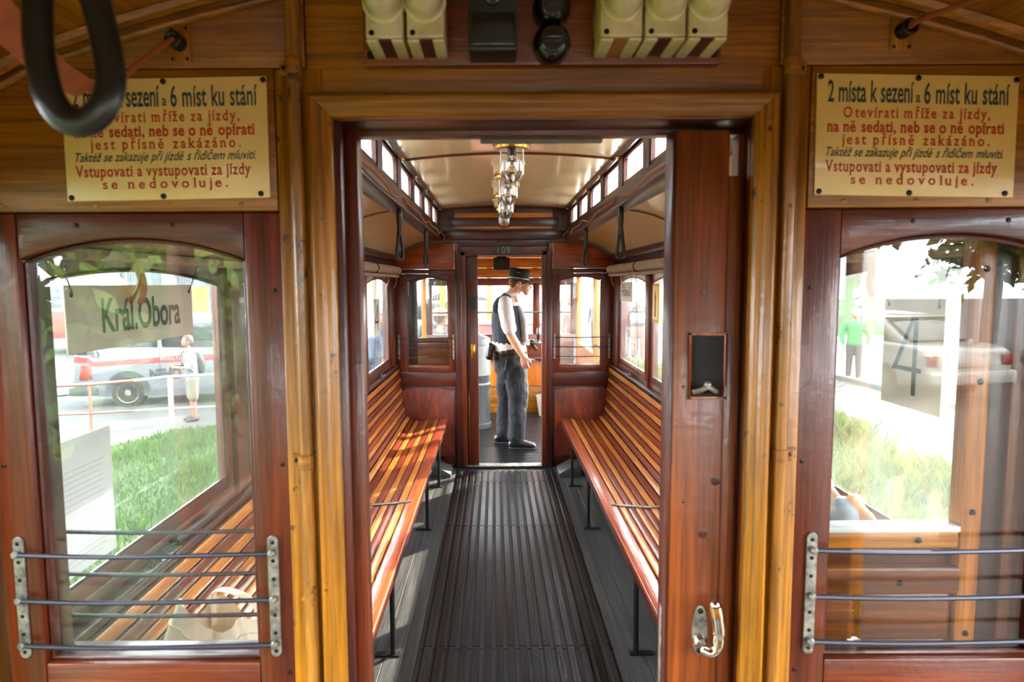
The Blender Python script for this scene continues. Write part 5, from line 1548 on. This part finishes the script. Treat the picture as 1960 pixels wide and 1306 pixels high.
# right side: turf, gravel, kerb, pale square, bank with a wall
ground('ground_verge', 'green grass verge beside the tram on the right', [(1.12, 0.3), (4.5, 0.3), (4.5, 5.0), (4.7, 7.4), (5.1, 9.6), (4.7, 12.5), (4.2, 15.8), (1.12, 15.8)], ZR, oplain('green verge soil', (92, 108, 48), .95, c2=(66, 80, 34), vscale=3))
ground('ground_gravel', 'grey gravel strip beyond the verge on the right', [(1.12, -70), (1.12, 0.3), (4.5, 0.3), (4.5, 5.0), (4.7, 7.4), (5.1, 9.6), (4.7, 12.5), (4.2, 15.8), (1.12, 15.8), (1.12, 17.0), (5.6, 17.0), (7.0, 13.2), (7.1, 11.5), (7.4, 3), (14, -20), (30, -70)], ZR - .01, gravel)
ground('ground_square', 'pale sunlit paved square on the right', [(30, -70), (14, -20), (7.4, 3), (7.1, 11.5), (7.0, 13.2), (5.6, 17.0), (1.1, 17.0), (1.1, 70), (70, 70), (70, -70)], ZR - .02, setts)
kb = struct('trim_3', 'stone kerb between the gravel and the paved square on the right', 'kerb')
Q = [Vector((7.35, 5.0, 0)), Vector((7.1, 11.5, 0)), Vector((7.0, 13.2, 0)), Vector((5.6, 17, 0))]
for a, b_ in zip(Q[:-1], Q[1:]):
    n = max(2, int((b_ - a).length / 1.0)); d = (b_ - a) / n
    an = math.atan2(d.y, d.x); me = MB().box(-d.length / 2 + .008, d.length / 2 - .008, -.07, .07, -.05, .08).mesh('kerb_stone', setts, .01, 1)
    for i in range(n):
        o = link('kerb_stone', me, kb); o.location = a + d * (i + .5) + Vector((0, 0, ZR)); o.rotation_euler = (0, 0, an)
bank = MB().grid(lambda u, v: (9.0 + 30 * u, 24.5 - 2.0 * u + 9 * v, ZR - .02 + 2.1 * v ** .8), 12, 8).obj('ground_bank', soil)
tag(bank, 'grassy bank rising behind the paved square on the right', 'bank', kind='structure')
hw = thing('house', 'pale rendered building far behind the bank on the right', 'building', (24, 36, 0))
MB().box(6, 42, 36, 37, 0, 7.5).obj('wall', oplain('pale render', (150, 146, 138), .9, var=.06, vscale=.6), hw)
for k in range(7):
    x = 9 + k * 4.4
    fr = MB().box(x, x + 1.6, 35.95, 36, 2.6, 4.9).obj('window', OW, hw)
    MB().box(x + .12, x + .74, 35.92, 35.95, 2.75, 4.75).box(x + .86, x + 1.48, 35.92, 35.95, 2.75, 4.75).obj('pane', oplain('dark pane', (120, 130, 140), .15), fr)
MB().box(6, 42, 35.9, 37, 7.4, 7.9).obj('eaves', oplain('brown eaves', (150, 120, 100), .8), hw)

# grass blades (nobody could count them)
def blades(name, label, n, pick, z, hmin, hmax, c1, c2, w=.012):
    P = []
    while len(P) < n:
        p = pick()
        if p is not None: P.append(p)
    P = np.array(P); n = len(P)
    h = rng.uniform(hmin, hmax, n) * (0.6 + .8 * (np.sin(P[:, 0] * 3.1 + 1.3 * np.sin(P[:, 1] * 2.3)) * .5 + .5))
    a = rng.uniform(0, 6.283, n); le = rng.uniform(.1, .7, n) * h
    dx, dy = np.cos(a), np.sin(a); la = rng.uniform(0, 6.283, n)
    V = np.zeros((n, 4, 3))
    ww = w * rng.uniform(.6, 1.3, n) * (.6 + .4 * h / hmax)
    V[:, 0, 0] = P[:, 0] - dx * ww; V[:, 0, 1] = P[:, 1] - dy * ww
    V[:, 1, 0] = P[:, 0] + dx * ww; V[:, 1, 1] = P[:, 1] + dy * ww
    V[:, 2, 0] = P[:, 0] + np.cos(la) * le * .35 + dx * ww * .7; V[:, 2, 1] = P[:, 1] + np.sin(la) * le * .35 + dy * ww * .7; V[:, 2, 2] = h * .6
    V[:, 3, 0] = P[:, 0] + np.cos(la) * le; V[:, 3, 1] = P[:, 1] + np.sin(la) * le; V[:, 3, 2] = h
    V[:, :, 2] += z
    me = bpy.data.meshes.new(name)
    idx = np.arange(n)[:, None] * 4
    tris = np.concatenate([idx + np.array([[0, 1, 2]]), idx + np.array([[0, 2, 3]])], 1).reshape(-1, 3)
    me.vertices.add(n * 4); me.vertices.foreach_set('co', V.reshape(-1))
    me.loops.add(len(tris) * 3); me.loops.foreach_set('vertex_index', tris.reshape(-1).astype(np.int32))
    me.polygons.add(len(tris)); me.polygons.foreach_set('loop_start', np.arange(len(tris), dtype=np.int32) * 3)
    me.update(); me.validate()
    at_ = me.color_attributes.new('tone', 'FLOAT_COLOR', 'POINT')
    f = np.repeat(rng.uniform(0, 1, n) ** 1.4, 4)[:, None]
    cc = np.array(lin(c1))[None] * (1 - f) + np.array(lin(c2))[None] * f
    at_.data.foreach_set('color', cc.reshape(-1))
    m, t, p = new_mat(name + ' blade')
    ca = t.nodes.new('ShaderNodeVertexColor'); ca.layer_name = 'tone'
    t.links.new(ca.outputs[0], p.inputs['Base Color'])
    p.inputs['Roughness'].default_value = .6
    tl = t.nodes.new('ShaderNodeBsdfTranslucent'); t.links.new(ca.outputs[0], tl.inputs[0])
    mx = t.nodes.new('ShaderNodeMixShader'); mx.inputs[0].default_value = .35
    t.links.new(p.outputs[0], mx.inputs[1]); t.links.new(tl.outputs[0], mx.inputs[2])
    t.links.new(mx.outputs[0], t.nodes['Material Output'].inputs['Surface'])
    me.materials.append(m)
    o = bpy.data.objects.new(name, me); COL.objects.link(o)
    return tag(o, label, 'grass', kind='stuff')
def pickL():
    x = -rng.uniform(1.2, 9.0); y = rng.uniform(1.0, 15.0)
    # turf edge line e0-e1-e2
    d = (e2 - e0); t = (x - e0.x) * d.y - (y - e0.y) * d.x
    if t < .45: return None
    return (x, y)
blades('lawn_grass', 'bright green lawn grass seen through the left windows', 60000, pickL, ZL, .05, .13, (42, 74, 26), (82, 112, 44))
def pickR():
    x = rng.uniform(1.2, 6.4); y = rng.uniform(.5, 15.7)
    edge = np.interp(y, [.3, 5, 7.4, 9.6, 12.5, 15.8], [4.5, 4.5, 4.7, 5.1, 4.7, 4.2]) - .1 + .25 * math.sin(y * 2.3) * rng.uniform(0, 1)
    if x > edge: return None
    return (x, y)
blades('verge_grass', 'long pale green grass seen through the right windows', 42000, pickR, ZR, .06, .20, (50, 70, 22), (98, 108, 50))
def pickB():
    u, v = rng.uniform(0, .6), rng.uniform(0, 1)
    return (9 + 30 * u, 24.5 - 2 * u + 9 * v)

# railing on the left
rl = thing('railing', 'faded red and white tubular street railing in front of the white van', 'railing', (-5, 10.5, ZL))
A, B_ = atz(176, 828, ZL), atz(330, 822, ZL)
dd = (B_ - A)
top = [(A - dd * 1.9), (A - dd * .6), A, A + dd * .55, B_, B_ + dd * .7, B_ + dd * 2.2]
zt = [.83, .83, .84, .89, .94, .96, .98]
pink = oplain('faded red rail paint', (206, 120, 100), .5)
wht = oplain('white rail paint', (236, 234, 230), .4)
for i in range(len(top) - 1):
    for f, r in ((1.0, .026), (.40, .020)):
        if f < 1 and i < 2 and False: continue
        MB().tube([top[i] + Vector((0, 0, zt[i] * f)), top[i + 1] + Vector((0, 0, zt[i + 1] * f))], r, 8).obj('top_rail' if f == 1 else 'lower_rail', pink if i < 3 else wht, rl)
for p, z_, m in ((A - dd * 1.9, .83, pink), (A, .84, pink), (B_, .94, wht), (B_ + dd * 1.1, .96, wht)):
    MB().tube([p, p + Vector((0, 0, z_))], .024 if m is pink else .045, 8).obj('post', m, rl)

# white van
vn0 = atz(140, 786, ZL - .04)
va_ = Vector((.985, .17, 0)).normalized(); vb = Vector((-.17, .985, 0))
van = thing('van', 'white emergency van with a red stripe and number 23, behind the railing', 'van', (vn0.x, vn0.y, vn0.z))
SC = 1.0
def VT(p): return vn0 + va_ * p.x + vb * p.y + Vector((0, 0, p.z))
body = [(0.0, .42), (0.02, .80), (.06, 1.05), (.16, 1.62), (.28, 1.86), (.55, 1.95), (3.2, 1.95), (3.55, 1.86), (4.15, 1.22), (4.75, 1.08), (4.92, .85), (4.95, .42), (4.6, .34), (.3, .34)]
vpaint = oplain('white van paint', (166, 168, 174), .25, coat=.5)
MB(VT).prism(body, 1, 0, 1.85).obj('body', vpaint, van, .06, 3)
MB(VT).prism([(.62, 1.30), (.70, 1.78), (1.70, 1.80), (1.70, 1.28)], 1, -.012, .01).obj('window', oplain('dark van glass', (50, 60, 70), .08), van, .02, 2)
MB(VT).prism([(1.78, 1.28), (1.78, 1.80), (2.85, 1.80), (2.85, 1.26)], 1, -.012, .01).obj('window', oplain('dark van glass b', (54, 66, 78), .08), van, .02, 2)
MB(VT).prism([(2.98, 1.26), (2.98, 1.80), (3.40, 1.78), (3.92, 1.24)], 1, -.012, .01).obj('window', oplain('dark van glass c', (50, 60, 70), .08), van, .02, 2)
MB(VT).prism([(.03, 1.16), (.10, 1.52), (.42, 1.52), (.46, 1.14)], 1, -.010, .02).obj('rear_glass', oplain('dark rear glass', (70, 74, 70), .1), van, .02, 2)
sv = oplain('red van stripe', (214, 70, 70), .4)
MB(VT).prism([(.35, .90), (.35, .99), (2.2, 1.10), (4.6, 1.16), (4.6, 1.02), (2.2, .98)], 1, -.006, .01).obj('stripe', sv, van, smooth=0)
MB(VT).prism([(.06, 1.00), (.10, 1.12), (.36, 1.08), (.46, .98)], 1, -.007, .01).obj('stripe', sv, van, smooth=0)
MB(VT).prism([(.16, .62), (.20, .94), (.38, .92), (.40, .64)], 1, -.02, .02).obj('tail_light', oplain('red lamp', (200, 60, 60), .2), van, .01, 2)
MB(VT).prism([(-.06, .30), (-.06, .46), (.25, .56), (.50, .46), (.52, .28)], 1, -.02, 1.87).obj('bumper', oplain('dark grey bumper', (70, 76, 88), .6), van, .03, 2)
MB(VT).prism([(.50, .26), (.50, .40), (4.5, .40), (4.5, .26)], 1, -.002, .02).obj('sill', oplain('grey sill', (110, 116, 126), .6), van)
for x in (1.08, 4.05):
    w_ = MB(VT)
    wc = Vector((x, -.03, .33))
    arch = MB(VT).prism([(x + .44 * math.cos(t), .36 + .44 * math.sin(t)) for t in [math.pi * k / 12 for k in range(13)]], 1, -.008, .02).obj('wheel_arch', oplain('dark arch', (64, 68, 76), .7), van)
    w_.lathe([(.20, -.02), (.31, -.02), (.335, .02), (.335, .20), (.30, .22)], (x, .0, .335), (0, 1, 0), 28)
    wh = w_.obj('wheel', M_['rubber'], van)
    rm = MB(VT)
    rm.lathe([(.001, -.05), (.06, -.05), (.07, -.03), (.19, -.03), (.215, -.05), (.215, .02)], (x, .02, .335), (0, 1, 0), 24)
    rm.obj('rim', M_['galv'], wh)
    hb_ = MB(VT)
    for k in range(10):
        t = 2 * math.pi * k / 10
        hb_.lathe([(.024, -.036), (.024, -.028)], (x + .14 * math.cos(t), .02, .335 + .14 * math.sin(t)), (0, 1, 0), 8)
    hb_.obj('rim_hole', M_['black'], wh)
MB(VT).box(1.72, 1.735, -.006, .004, .42, 1.80).box(2.92, 2.935, -.006, .004, .42, 1.80).obj('door_seam', oplain('grey seam line', (150, 154, 160), .6), van, smooth=0)
o_ = VT(Vector((0, -.012, 0)))
vk = oplain('dark blue van lettering', (60, 66, 82), .5)
lettering('NEHO', o_, va_, (0, 0, 1), 1.52, 2.14, .62, .82, vk, van, 1.0, .03)
lettering('23', o_, va_, (0, 0, 1), .40, .56, 1.10, 1.22, vk, van, 1.0, .01)
lettering('POHOTOV', VT(Vector((0, -.010, 0))), va_, (0, 0, 1), 1.74, 2.26, 1.00, 1.07, OW, van, 1.2, .01)

# red and white tram far left
tm = thing('tram', 'red and white tram passing far behind on the left', 'tram', (-17, 26, ZL))
t0 = at(215, 700, 25.0); t0.z = ZL
tu, tvv = Vector((-.97, -.2, 0)).normalized(), Vector((-.2, .97, 0))
def TT(p): return t0 + tu * p.x + tvv * p.y + Vector((0, 0, p.z))
MB(TT).prism([(0, .55), (0, 1.62), (12, 1.62), (12, .55)], 1, 0, 2.4).obj('lower_body', oplain('red tram paint', (206, 40, 48), .35), tm, .05, 2)
MB(TT).prism([(0.0, 1.62), (.08, 2.7), (.5, 3.05), (12, 3.05), (12, 1.62)], 1, .01, 2.39).obj('upper_body', oplain('cream tram paint', (232, 230, 226), .35), tm, .05, 2)
for k in range(9):
    x = .35 + k * 1.28
    MB(TT).box(x, x + 1.05, -.012, .02, 1.72, 2.58).obj('window', oplain('tram glass %d' % k, (126, 138, 146), .1), tm, .06, 3)
MB(TT).box(.2, 12, -.004, .02, .30, .55).obj('skirt', oplain('grey skirt', (150, 150, 150), .7), tm)
MB(TT).box(.1, 12, -.008, .02, 1.58, 1.66).obj('trim_strip', OW, tm)

# building site fence, orange boards, lamp mast at the back left
sf = thing('site_fence', 'tall wire site fence behind the road on the left', 'fence', (-12, 30, ZL))
f0, f1 = at(60, 560, 29.0), at(470, 560, 29.0); f0.z = f1.z = ZL
fd = (f1 - f0); fl_ = fd.length; fu = fd / fl_
np_pan = 9
for k in range(np_pan + 1):
    p = f0 + fd * (k / np_pan)
    MB().tube([p, p + Vector((0, 0, 4.4))], .05, 6).obj('post', M_['galv'], sf)
for k in range(np_pan):
    b = MB()
    p, q = f0 + fd * (k / np_pan), f0 + fd * ((k + 1) / np_pan)
    for z in (.3, 1.4, 2.5, 3.6, 4.3): b.tube([p + Vector((0, 0, z)), q + Vector((0, 0, z))], .02, 5)
    for j in range(1, 8):
        r = p.lerp(q, j / 8); b.tube([r + Vector((0, 0, .1)), r + Vector((0, 0, 4.35))], .015, 5)
    b.obj('mesh_panel', oplain('grey wire', (140, 150, 156), .5, .5), sf, kind='stuff')
yb_ = thing('hoarding', 'orange yellow board hoarding behind the left railing', 'hoarding', (-11, 24, ZL))
h0, h1 = at(366, 640, 23.0), at(402, 640, 23.0); h0.z = h1.z = ZL
for k in range(5):
    p = h0.lerp(h1, (k + .5) / 5); w = (h1 - h0).length / 5
    MB().box(p.x - w * .48, p.x + w * .48, p.y - .04, p.y + .04, ZL, 1.62).obj('board', oplain('orange board %d' % k, (230, 160 + 5 * (k % 2), 60), .7), yb_)
g0, g1 = atx(690, 545, -11.5), atx(735, 545, -11.5)
yc = thing('hoarding', 'orange yellow slatted hoarding far beyond the farthest left window', 'hoarding', (-9.8, 46, ZL))
for k in range(12):
    MB().box(-13.2 + k * .42, -13.2 + k * .42 + .37, 45.0, 45.1, ZL, 3.1).obj('board', oplain('orange slat %d' % (k % 3), (232, 170 - 6 * (k % 3), 70), .7), yc)

# trees: a trunk and a crown of leaf cards
def tree(name, label, x, y, z, h, r, n, c1, c2, grp='trees around the tram stop', ls=1.0, cz=.62):
    t = thing(name, label, 'tree', (x, y, z), grp)
    MB().tube(bent([(x, y, z), (x + .1, y, z + h * .3), (x - .05, y + .1, z + h * .6), (x, y, z + h * .8)], 4), [.2 * h / 8] * 4 + [.16 * h / 8] * 4 + [.1 * h / 8] * 4 + [.05 * h / 8], 8).obj('trunk', oplain('bark ' + label, (88, 70, 52), .9, var=.3), t)
    cl = rng.normal(0, 1, (28, 3)); cl /= np.linalg.norm(cl, axis=1)[:, None]
    cl = cl * rng.uniform(.35, .95, (28, 1)) * np.array([r, r, h * .38]) + np.array([x, y, z + h * cz])
    i = rng.integers(0, 28, n)
    C = cl[i] + rng.normal(0, .34, (n, 3)) * np.array([r * .42, r * .42, h * .13])
    A_ = rng.normal(0, 1, (n, 3)); A_ /= np.linalg.norm(A_, axis=1)[:, None]
    B2 = np.cross(A_, rng.normal(0, 1, (n, 3))); B2 /= np.linalg.norm(B2, axis=1)[:, None]
    s = rng.uniform(.08, .16, (n, 1)) * ls
    V = np.stack([C - A_ * s, C + B2 * s * .5, C + A_ * s, C - B2 * s * .5], 1).reshape(-1, 3)
    me = bpy.data.meshes.new('foliage')
    me.from_pydata(V.tolist(), [], [(4 * k, 4 * k + 1, 4 * k + 2, 4 * k + 3) for k in range(n)])
    m, nt_, p = new_mat('leaf ' + label)
    gi = nt_.nodes.new('ShaderNodeNewGeometry')
    rp = nt_.nodes.new('ShaderNodeValToRGB'); rp.color_ramp.elements[0].color = lin(c1); rp.color_ramp.elements[1].color = lin(c2)
    nt_.links.new(gi.outputs['Random Per Island'], rp.inputs[0]); nt_.links.new(rp.outputs[0], p.inputs['Base Color'])
    p.inputs['Roughness'].default_value = .6
    tl = nt_.nodes.new('ShaderNodeBsdfTranslucent'); nt_.links.new(rp.outputs[0], tl.inputs[0])
    mx = nt_.nodes.new('ShaderNodeMixShader'); mx.inputs[0].default_value = .3
    nt_.links.new(p.outputs[0], mx.inputs[1]); nt_.links.new(tl.outputs[0], mx.inputs[2]); nt_.links.new(mx.outputs[0], nt_.nodes['Material Output'].inputs[0])
    me.materials.append(m)
    link('foliage', me, t, kind='stuff')
    return t
tree('bushy_tree', 'pale green tree far behind the site fence, left of the tram', -26, 34, ZL, 8, 3.5, 5000, (60, 90, 40), (104, 130, 74))
tree('leafy_tree', 'bushy green tree behind the camera on the left, mirrored in the window glass', -4.6, -6.4, ZL, 6.0, 2.3, 12000, (38, 72, 20), (108, 142, 42), ls=1.3, cz=.48)
tree('leafy_tree', 'bushy green tree farther behind on the left, mirrored in the window glass', -11.5, -9.5, ZL, 8.0, 3.2, 8000, (38, 72, 20), (100, 134, 42), ls=1.6)
for k, (tx, ty, th) in enumerate(((-14, 1.5, 8), (-0.5, -15, 9), (6.5, -19, 9), (-8, -18, 10), (14.5, -17, 9), (19, -7, 8))):  # unseen trees added around the platform to cut skylight and glass reflections
    tree('leafy_tree', ['leafy tree far left of the platform', 'leafy tree straight behind the platform', 'leafy tree behind the platform to the right', 'tall leafy tree behind the platform to the left', 'leafy tree beside the parked cars', 'leafy tree at the right edge of the square'][k], tx, ty, ZL if tx < 0 else ZR, th, 3.2, 5000, (38, 72, 20), (100, 134, 42), ls=2.0, cz=.5)

# another historic tram car standing beyond the far platform
oc = thing('tram', 'red and cream historic tram car standing beyond the far platform', 'tram', (0, 11.2, -.8))
OY = 11.4
MB().box(-1.0, 1.0, OY, OY + 6, -.5, 1.02).obj('dash_panel', oplain('red car paint', (182, 34, 26), .3, coat=.5), oc, .03, 2)
MB().box(-1.05, 1.05, OY - .06, OY + .02, .98, 1.06).obj('waist_rail', OW, oc, .01)
for x in (-1.0, -.62, -.18, .18, .62, 1.0):
    MB().box(x - .045, x + .045, OY, OY + .08, 1.0, 2.0).obj('window_post', W['orange_z'], oc, .006)
MB().box(-1.05, 1.05, OY, OY + .08, 1.95, 2.25).obj('roof_rail', W['orange_x'], oc, .006)
MB().box(-1.15, 1.15, OY - .3, OY + 6.2, 2.25, 2.42).obj('roof', oplain('grey roof', (170, 168, 160), .8), oc, .04, 2)
for s in (-1, 1):
    for k in range(5):
        MB().box(min(s * .96, s * 1.0), max(s * .96, s * 1.0), OY + 1.2 * k + 1, OY + 1.2 * k + 1.14, 1.0, 2.25).obj('side_post', W['orange_z'], oc)
MB().box(-.98, .98, OY + .03, OY + .036, 1.0, 1.97).obj('pane', M_['glass_far'], oc, smooth=0)

o = MB().box(-12, -1.6, 22.3, 44, ZL - .2, .09).obj('ground_terrace', asphalt, smooth=0); tag(o, 'raised grey street behind the far left end of the tram', 'ground', kind='structure')
sb = thing('site_building', 'grey blue unfinished building behind the site fence', 'building', (-22, 40, ZL))
MB().box(-46, -13.5, 40, 41, ZL, 9).obj('wall', oplain('blue grey render', (150, 164, 178), .9, var=.15, vscale=.5), sb)
for k in range(9):
    MB().box(-44 + k * 3.4, -43.3 + k * 3.4, 39.6, 40, ZL, 9).obj('pillar', oplain('pale concrete', (222, 224, 226), .9), sb)
# parked cars
def car(label, loc, yaw, paint, plate=None):
    t = thing('car', label, 'car', loc)
    c, s = math.cos(yaw), math.sin(yaw); L0 = Vector(loc)
    def T(p): return L0 + Vector((c * p.x - s * p.y, s * p.x + c * p.y, p.z))
    pm = oplain('car paint ' + label, paint, .25, coat=.6)
    side = [(0.05, .35), (0, .55), (.05, .85), (.25, .93), (1.1, .97), (1.1, .97), (3.1, .95), (4.0, .85), (4.25, .62), (4.25, .35), (3.9, .25), (.4, .25)]
    MB(T).prism(side, 1, -.85, .85).obj('body', pm, t, .07, 3)
    MB(T).prism([(.55, .94), (1.15, 1.38), (2.3, 1.42), (3.15, .94)], 1, -.72, .72).obj('cabin', pm, t, .06, 3)
    dg = oplain('car glass ' + label, (44, 52, 58), .06)
    for sy in (-1, 1):
        MB(T).prism([(.85, .97), (1.25, 1.31), (1.72, 1.34), (1.72, .97)], 1, sy * .71, sy * .735).obj('side_window', dg, t)
        MB(T).prism([(1.80, .97), (1.80, 1.34), (2.25, 1.34), (2.85, .97)], 1, sy * .71, sy * .735).obj('side_window', dg, t)
        for x in (.85, 3.40):
            w = MB(T).lathe([(.18, 0), (.29, 0), (.31, -.04), (.31, -.19), (.28, -.21)], (x, sy * .87, .31), (0, sy, 0), 22).obj('wheel', M_['rubber'], t)
            MB(T).lathe([(.001, .02), (.05, .02), (.17, 0.0), (.19, .01), (.19, -.03)], (x, sy * .87, .31), (0, sy, 0), 18).obj('rim', M_['galv'], w)
        MB(T).box(-.01, .1, sy * .62, sy * .82, .62, .80).obj('tail_light', oplain('tail lamp', (190, 30, 24), .2), t, .02)
        MB(T).box(4.16, 4.262, sy * .48, sy * .76, .60, .74).obj('head_light', OW, t, .02)
    MB(T).prism([(.60, 1.0), (.52, 1.0), (1.06, 1.36), (1.12, 1.36)], 1, -.62, .62).obj('rear_glass', dg, t)
    MB(T).prism([(2.40, 1.38), (2.34, 1.38), (3.06, .99), (3.12, .99)], 1, -.62, .62).obj('windscreen', dg, t)
    MB(T).box(-.09, .08, -.84, .84, .32, .54).obj('bumper', pm, t, .04, 3)
    if plate:
        pl = MB(T).box(-.015, .02, -.26, .26, .60, .71).obj('number_plate', OW, t, .005)
    return t
car('dark blue parked car seen through the far left window', (-3.4, 25.0, .10), R(10), (40, 48, 66))
wc_ = car('white saloon car on the gravel behind the camera, mirrored in the right window', (7.6, -8.2, ZR), R(258), (226, 226, 224), plate='x')
car('dark car on the gravel farther behind, mirrored at the right frame edge', (14.6, -10.5, ZR), R(170), (60, 58, 60))

# ------------------------------------------------------------------ passers-by
q = atz(372, 806, ZL)
stander('young man with backpack, white shirt and pale shorts by the left railing', (q.x, q.y, ZL), 1.62, 215, (224, 226, 234), (196, 186, 160), (116, 96, 76), arms=((.10, .24, 1.14, .30, .06, 1.16), (.10, .24, 1.14, .30, .06, 1.13)), bag=(64, 78, 74), shorts=True, sleeves=False, bend=.12)
q = at(1633, 715, 13.2)
stander('child in a bright green jacket and grey trousers walking on the right square', (q.x, 13.2, ZR), 1.42, 250, (50, 186, 96), (92, 96, 106), (216, 206, 190), step=.08)
q = at(1646, 600, 23.5)
stander('person in white top and pale blue jeans standing on the bank behind the green jacket', (q.x, 23.5, .05), 1.66, 250, (236, 236, 240), (150, 170, 204), (70, 52, 40), arms=((.10, .24, 1.10, .28, .02, 1.22), (.10, .24, 1.10, .28, .02, 1.18)))
def at_far(px, Y, label, h, face, top, legs, hair, z=ZR, **k):
    q = at(px, 600, Y)
    stander(label, (q.x, Y, z), h, face, top, legs, hair, **k)
at_far(1206, 17.4, 'person in a pink jacket and white trousers beyond the farthest right window', 1.66, 60, (228, 70, 110), (240, 240, 238), (120, 84, 60))
at_far(1224, 16.9, 'woman with long red brown hair and a dark top beyond the farthest right window', 1.64, 70, (58, 54, 56), (206, 150, 140), (170, 100, 64), longhair=True, bag=(40, 38, 40))
at_far(1240, 21.0, 'child in pale lilac beyond the farthest right window', 1.1, 80, (206, 190, 220), (140, 160, 200), (200, 170, 120), longhair=True)
at_far(1284, 18.5, 'child in pale blue bending forward beyond the second right window', 1.30, 165, (168, 186, 220), (120, 140, 180), (96, 74, 56), bend=.55, arms=((.16, .22, 1.10, .34, .16, .92), (.16, .22, 1.10, .34, .16, .92)))
at_far(1140, 19.0, 'man in grey top seen through the far right partition window', 1.72, 200, (136, 140, 152), (90, 96, 110), (80, 64, 52))
at_far(1095, 15.0, 'person in pale top seen through the far right partition window', 1.68, 200, (206, 204, 206), (150, 160, 176), (110, 80, 56))
at_far(842, 10.2, 'man in a red brown hat and dark jacket seen through the far left partition window', 1.70, 30, (70, 72, 92), (70, 74, 90), (90, 70, 60), z=-.45, hat=(150, 80, 74))
at_far(820, 13.5, 'person in grey blue seen through the far left partition window', 1.66, 300, (130, 146, 176), (80, 84, 96), (90, 70, 50), z=-.5)
at_far(706, 14.0, 'person in pale blue seen through the farthest left window', 1.70, 300, (150, 176, 216), (120, 140, 180), (110, 84, 60), z=ZL + .1)
at_far(729, 15.5, 'person in dark blue seen through the farthest left window', 1.72, 280, (70, 86, 120), (170, 160, 150), (70, 54, 44), z=ZL + .1)
at_far(668, 16.0, 'person in blue and white seen through the second left window from the far end', 1.66, 300, (160, 174, 214), (90, 100, 130), (80, 62, 50), z=ZL)

# child kneeling on the near end of the right bench, mostly hidden by the door frame
kc = thing('person', 'child in a pale denim jacket kneeling on the right bench by the nearest window', 'person', (.70, 1.98, .456))
hw_ = atx(1622, 972, .90)
b = MB()
limb(b, [(.70, 1.98, .68), (.72, 1.97, .85), (.745, 1.96, 1.00)], [(.10, .12), (.10, .115), (.06, .08)], 14)
limb(b, [(.75, 1.96, 1.02), (.765, 1.955, 1.08)], [.042, .04])
b.ball((.785, 1.95, 1.18), .095, 14, 10, (1, .88, 1.15)); b.ball((.88, 1.95, 1.16), .016, 8, 6)
for y in (-1, 1):
    b.ball((.775, 1.95 + y * .085, 1.17), .022, 8, 6)
    w = Vector((.90, 1.80 + (.10 if y > 0 else -.06), hw_.z + .03))
    el = Vector((.80, 1.84 + (.22 if y > 0 else -.07), .92))
    limb(b, [(.745, 1.96 + y * .12, .98), el, w], [.042, .036, .024])
    hand(b, w, (.25, -.25, -.9), (.2, -.9, .2), (-1, -.2, .2), .5, .78)
    limb(b, [(.70, 1.98 + y * .07, .66), (.80, 1.98 + y * .075, .53), (.84, 1.98 + y * .075, .53)], [.075, .06, .055])
    limb(b, [(.82, 1.98 + y * .075, .515), (.64, 1.98 + y * .075, .505), (.575, 1.98 + y * .075, .50)], [.052, .042, .034])
fuse_mesh(b, 'body', skin, kc, .009, 2)
b = MB()
limb(b, [(.70, 1.98, .70), (.72, 1.97, .85), (.745, 1.96, .995)], [(.125, .145), (.122, .14), (.075, .09)], 14)
for y in (-1, 1):
    w = Vector((.90, 1.80 + (.10 if y > 0 else -.06), hw_.z + .03)); el = Vector((.80, 1.84 + (.22 if y > 0 else -.07), .92))
    limb(b, [(.745, 1.96 + y * .115, .98), el, el.lerp(w, .82)], [.060, .054, .044])
fuse_mesh(b, 'jacket', plain('pale denim', (126, 146, 158), .85, var=.15, vscale=30), kc, .010, 2, disp=.015, dscale=.06)
b = MB()
for y in (-1, 1):
    limb(b, [(.70, 1.98 + y * .07, .67), (.80, 1.98 + y * .075, .55), (.835, 1.98 + y * .075, .55)], [.095, .078, .068])
    limb(b, [(.80, 1.98 + y * .075, .532), (.66, 1.98 + y * .075, .525)], [.066, .060])
fuse_mesh(b, 'trousers', plain('dark blue cloth', (50, 56, 76), .85), kc, .010, 2)
b = MB(); b.ball((.765, 1.95, 1.205), .104, 14, 10, (.95, .92, 1.1))
fuse_mesh(b, 'hair', plain('brown hair', (96, 70, 48), .8, var=.3, vscale=80), kc, .010, 1)
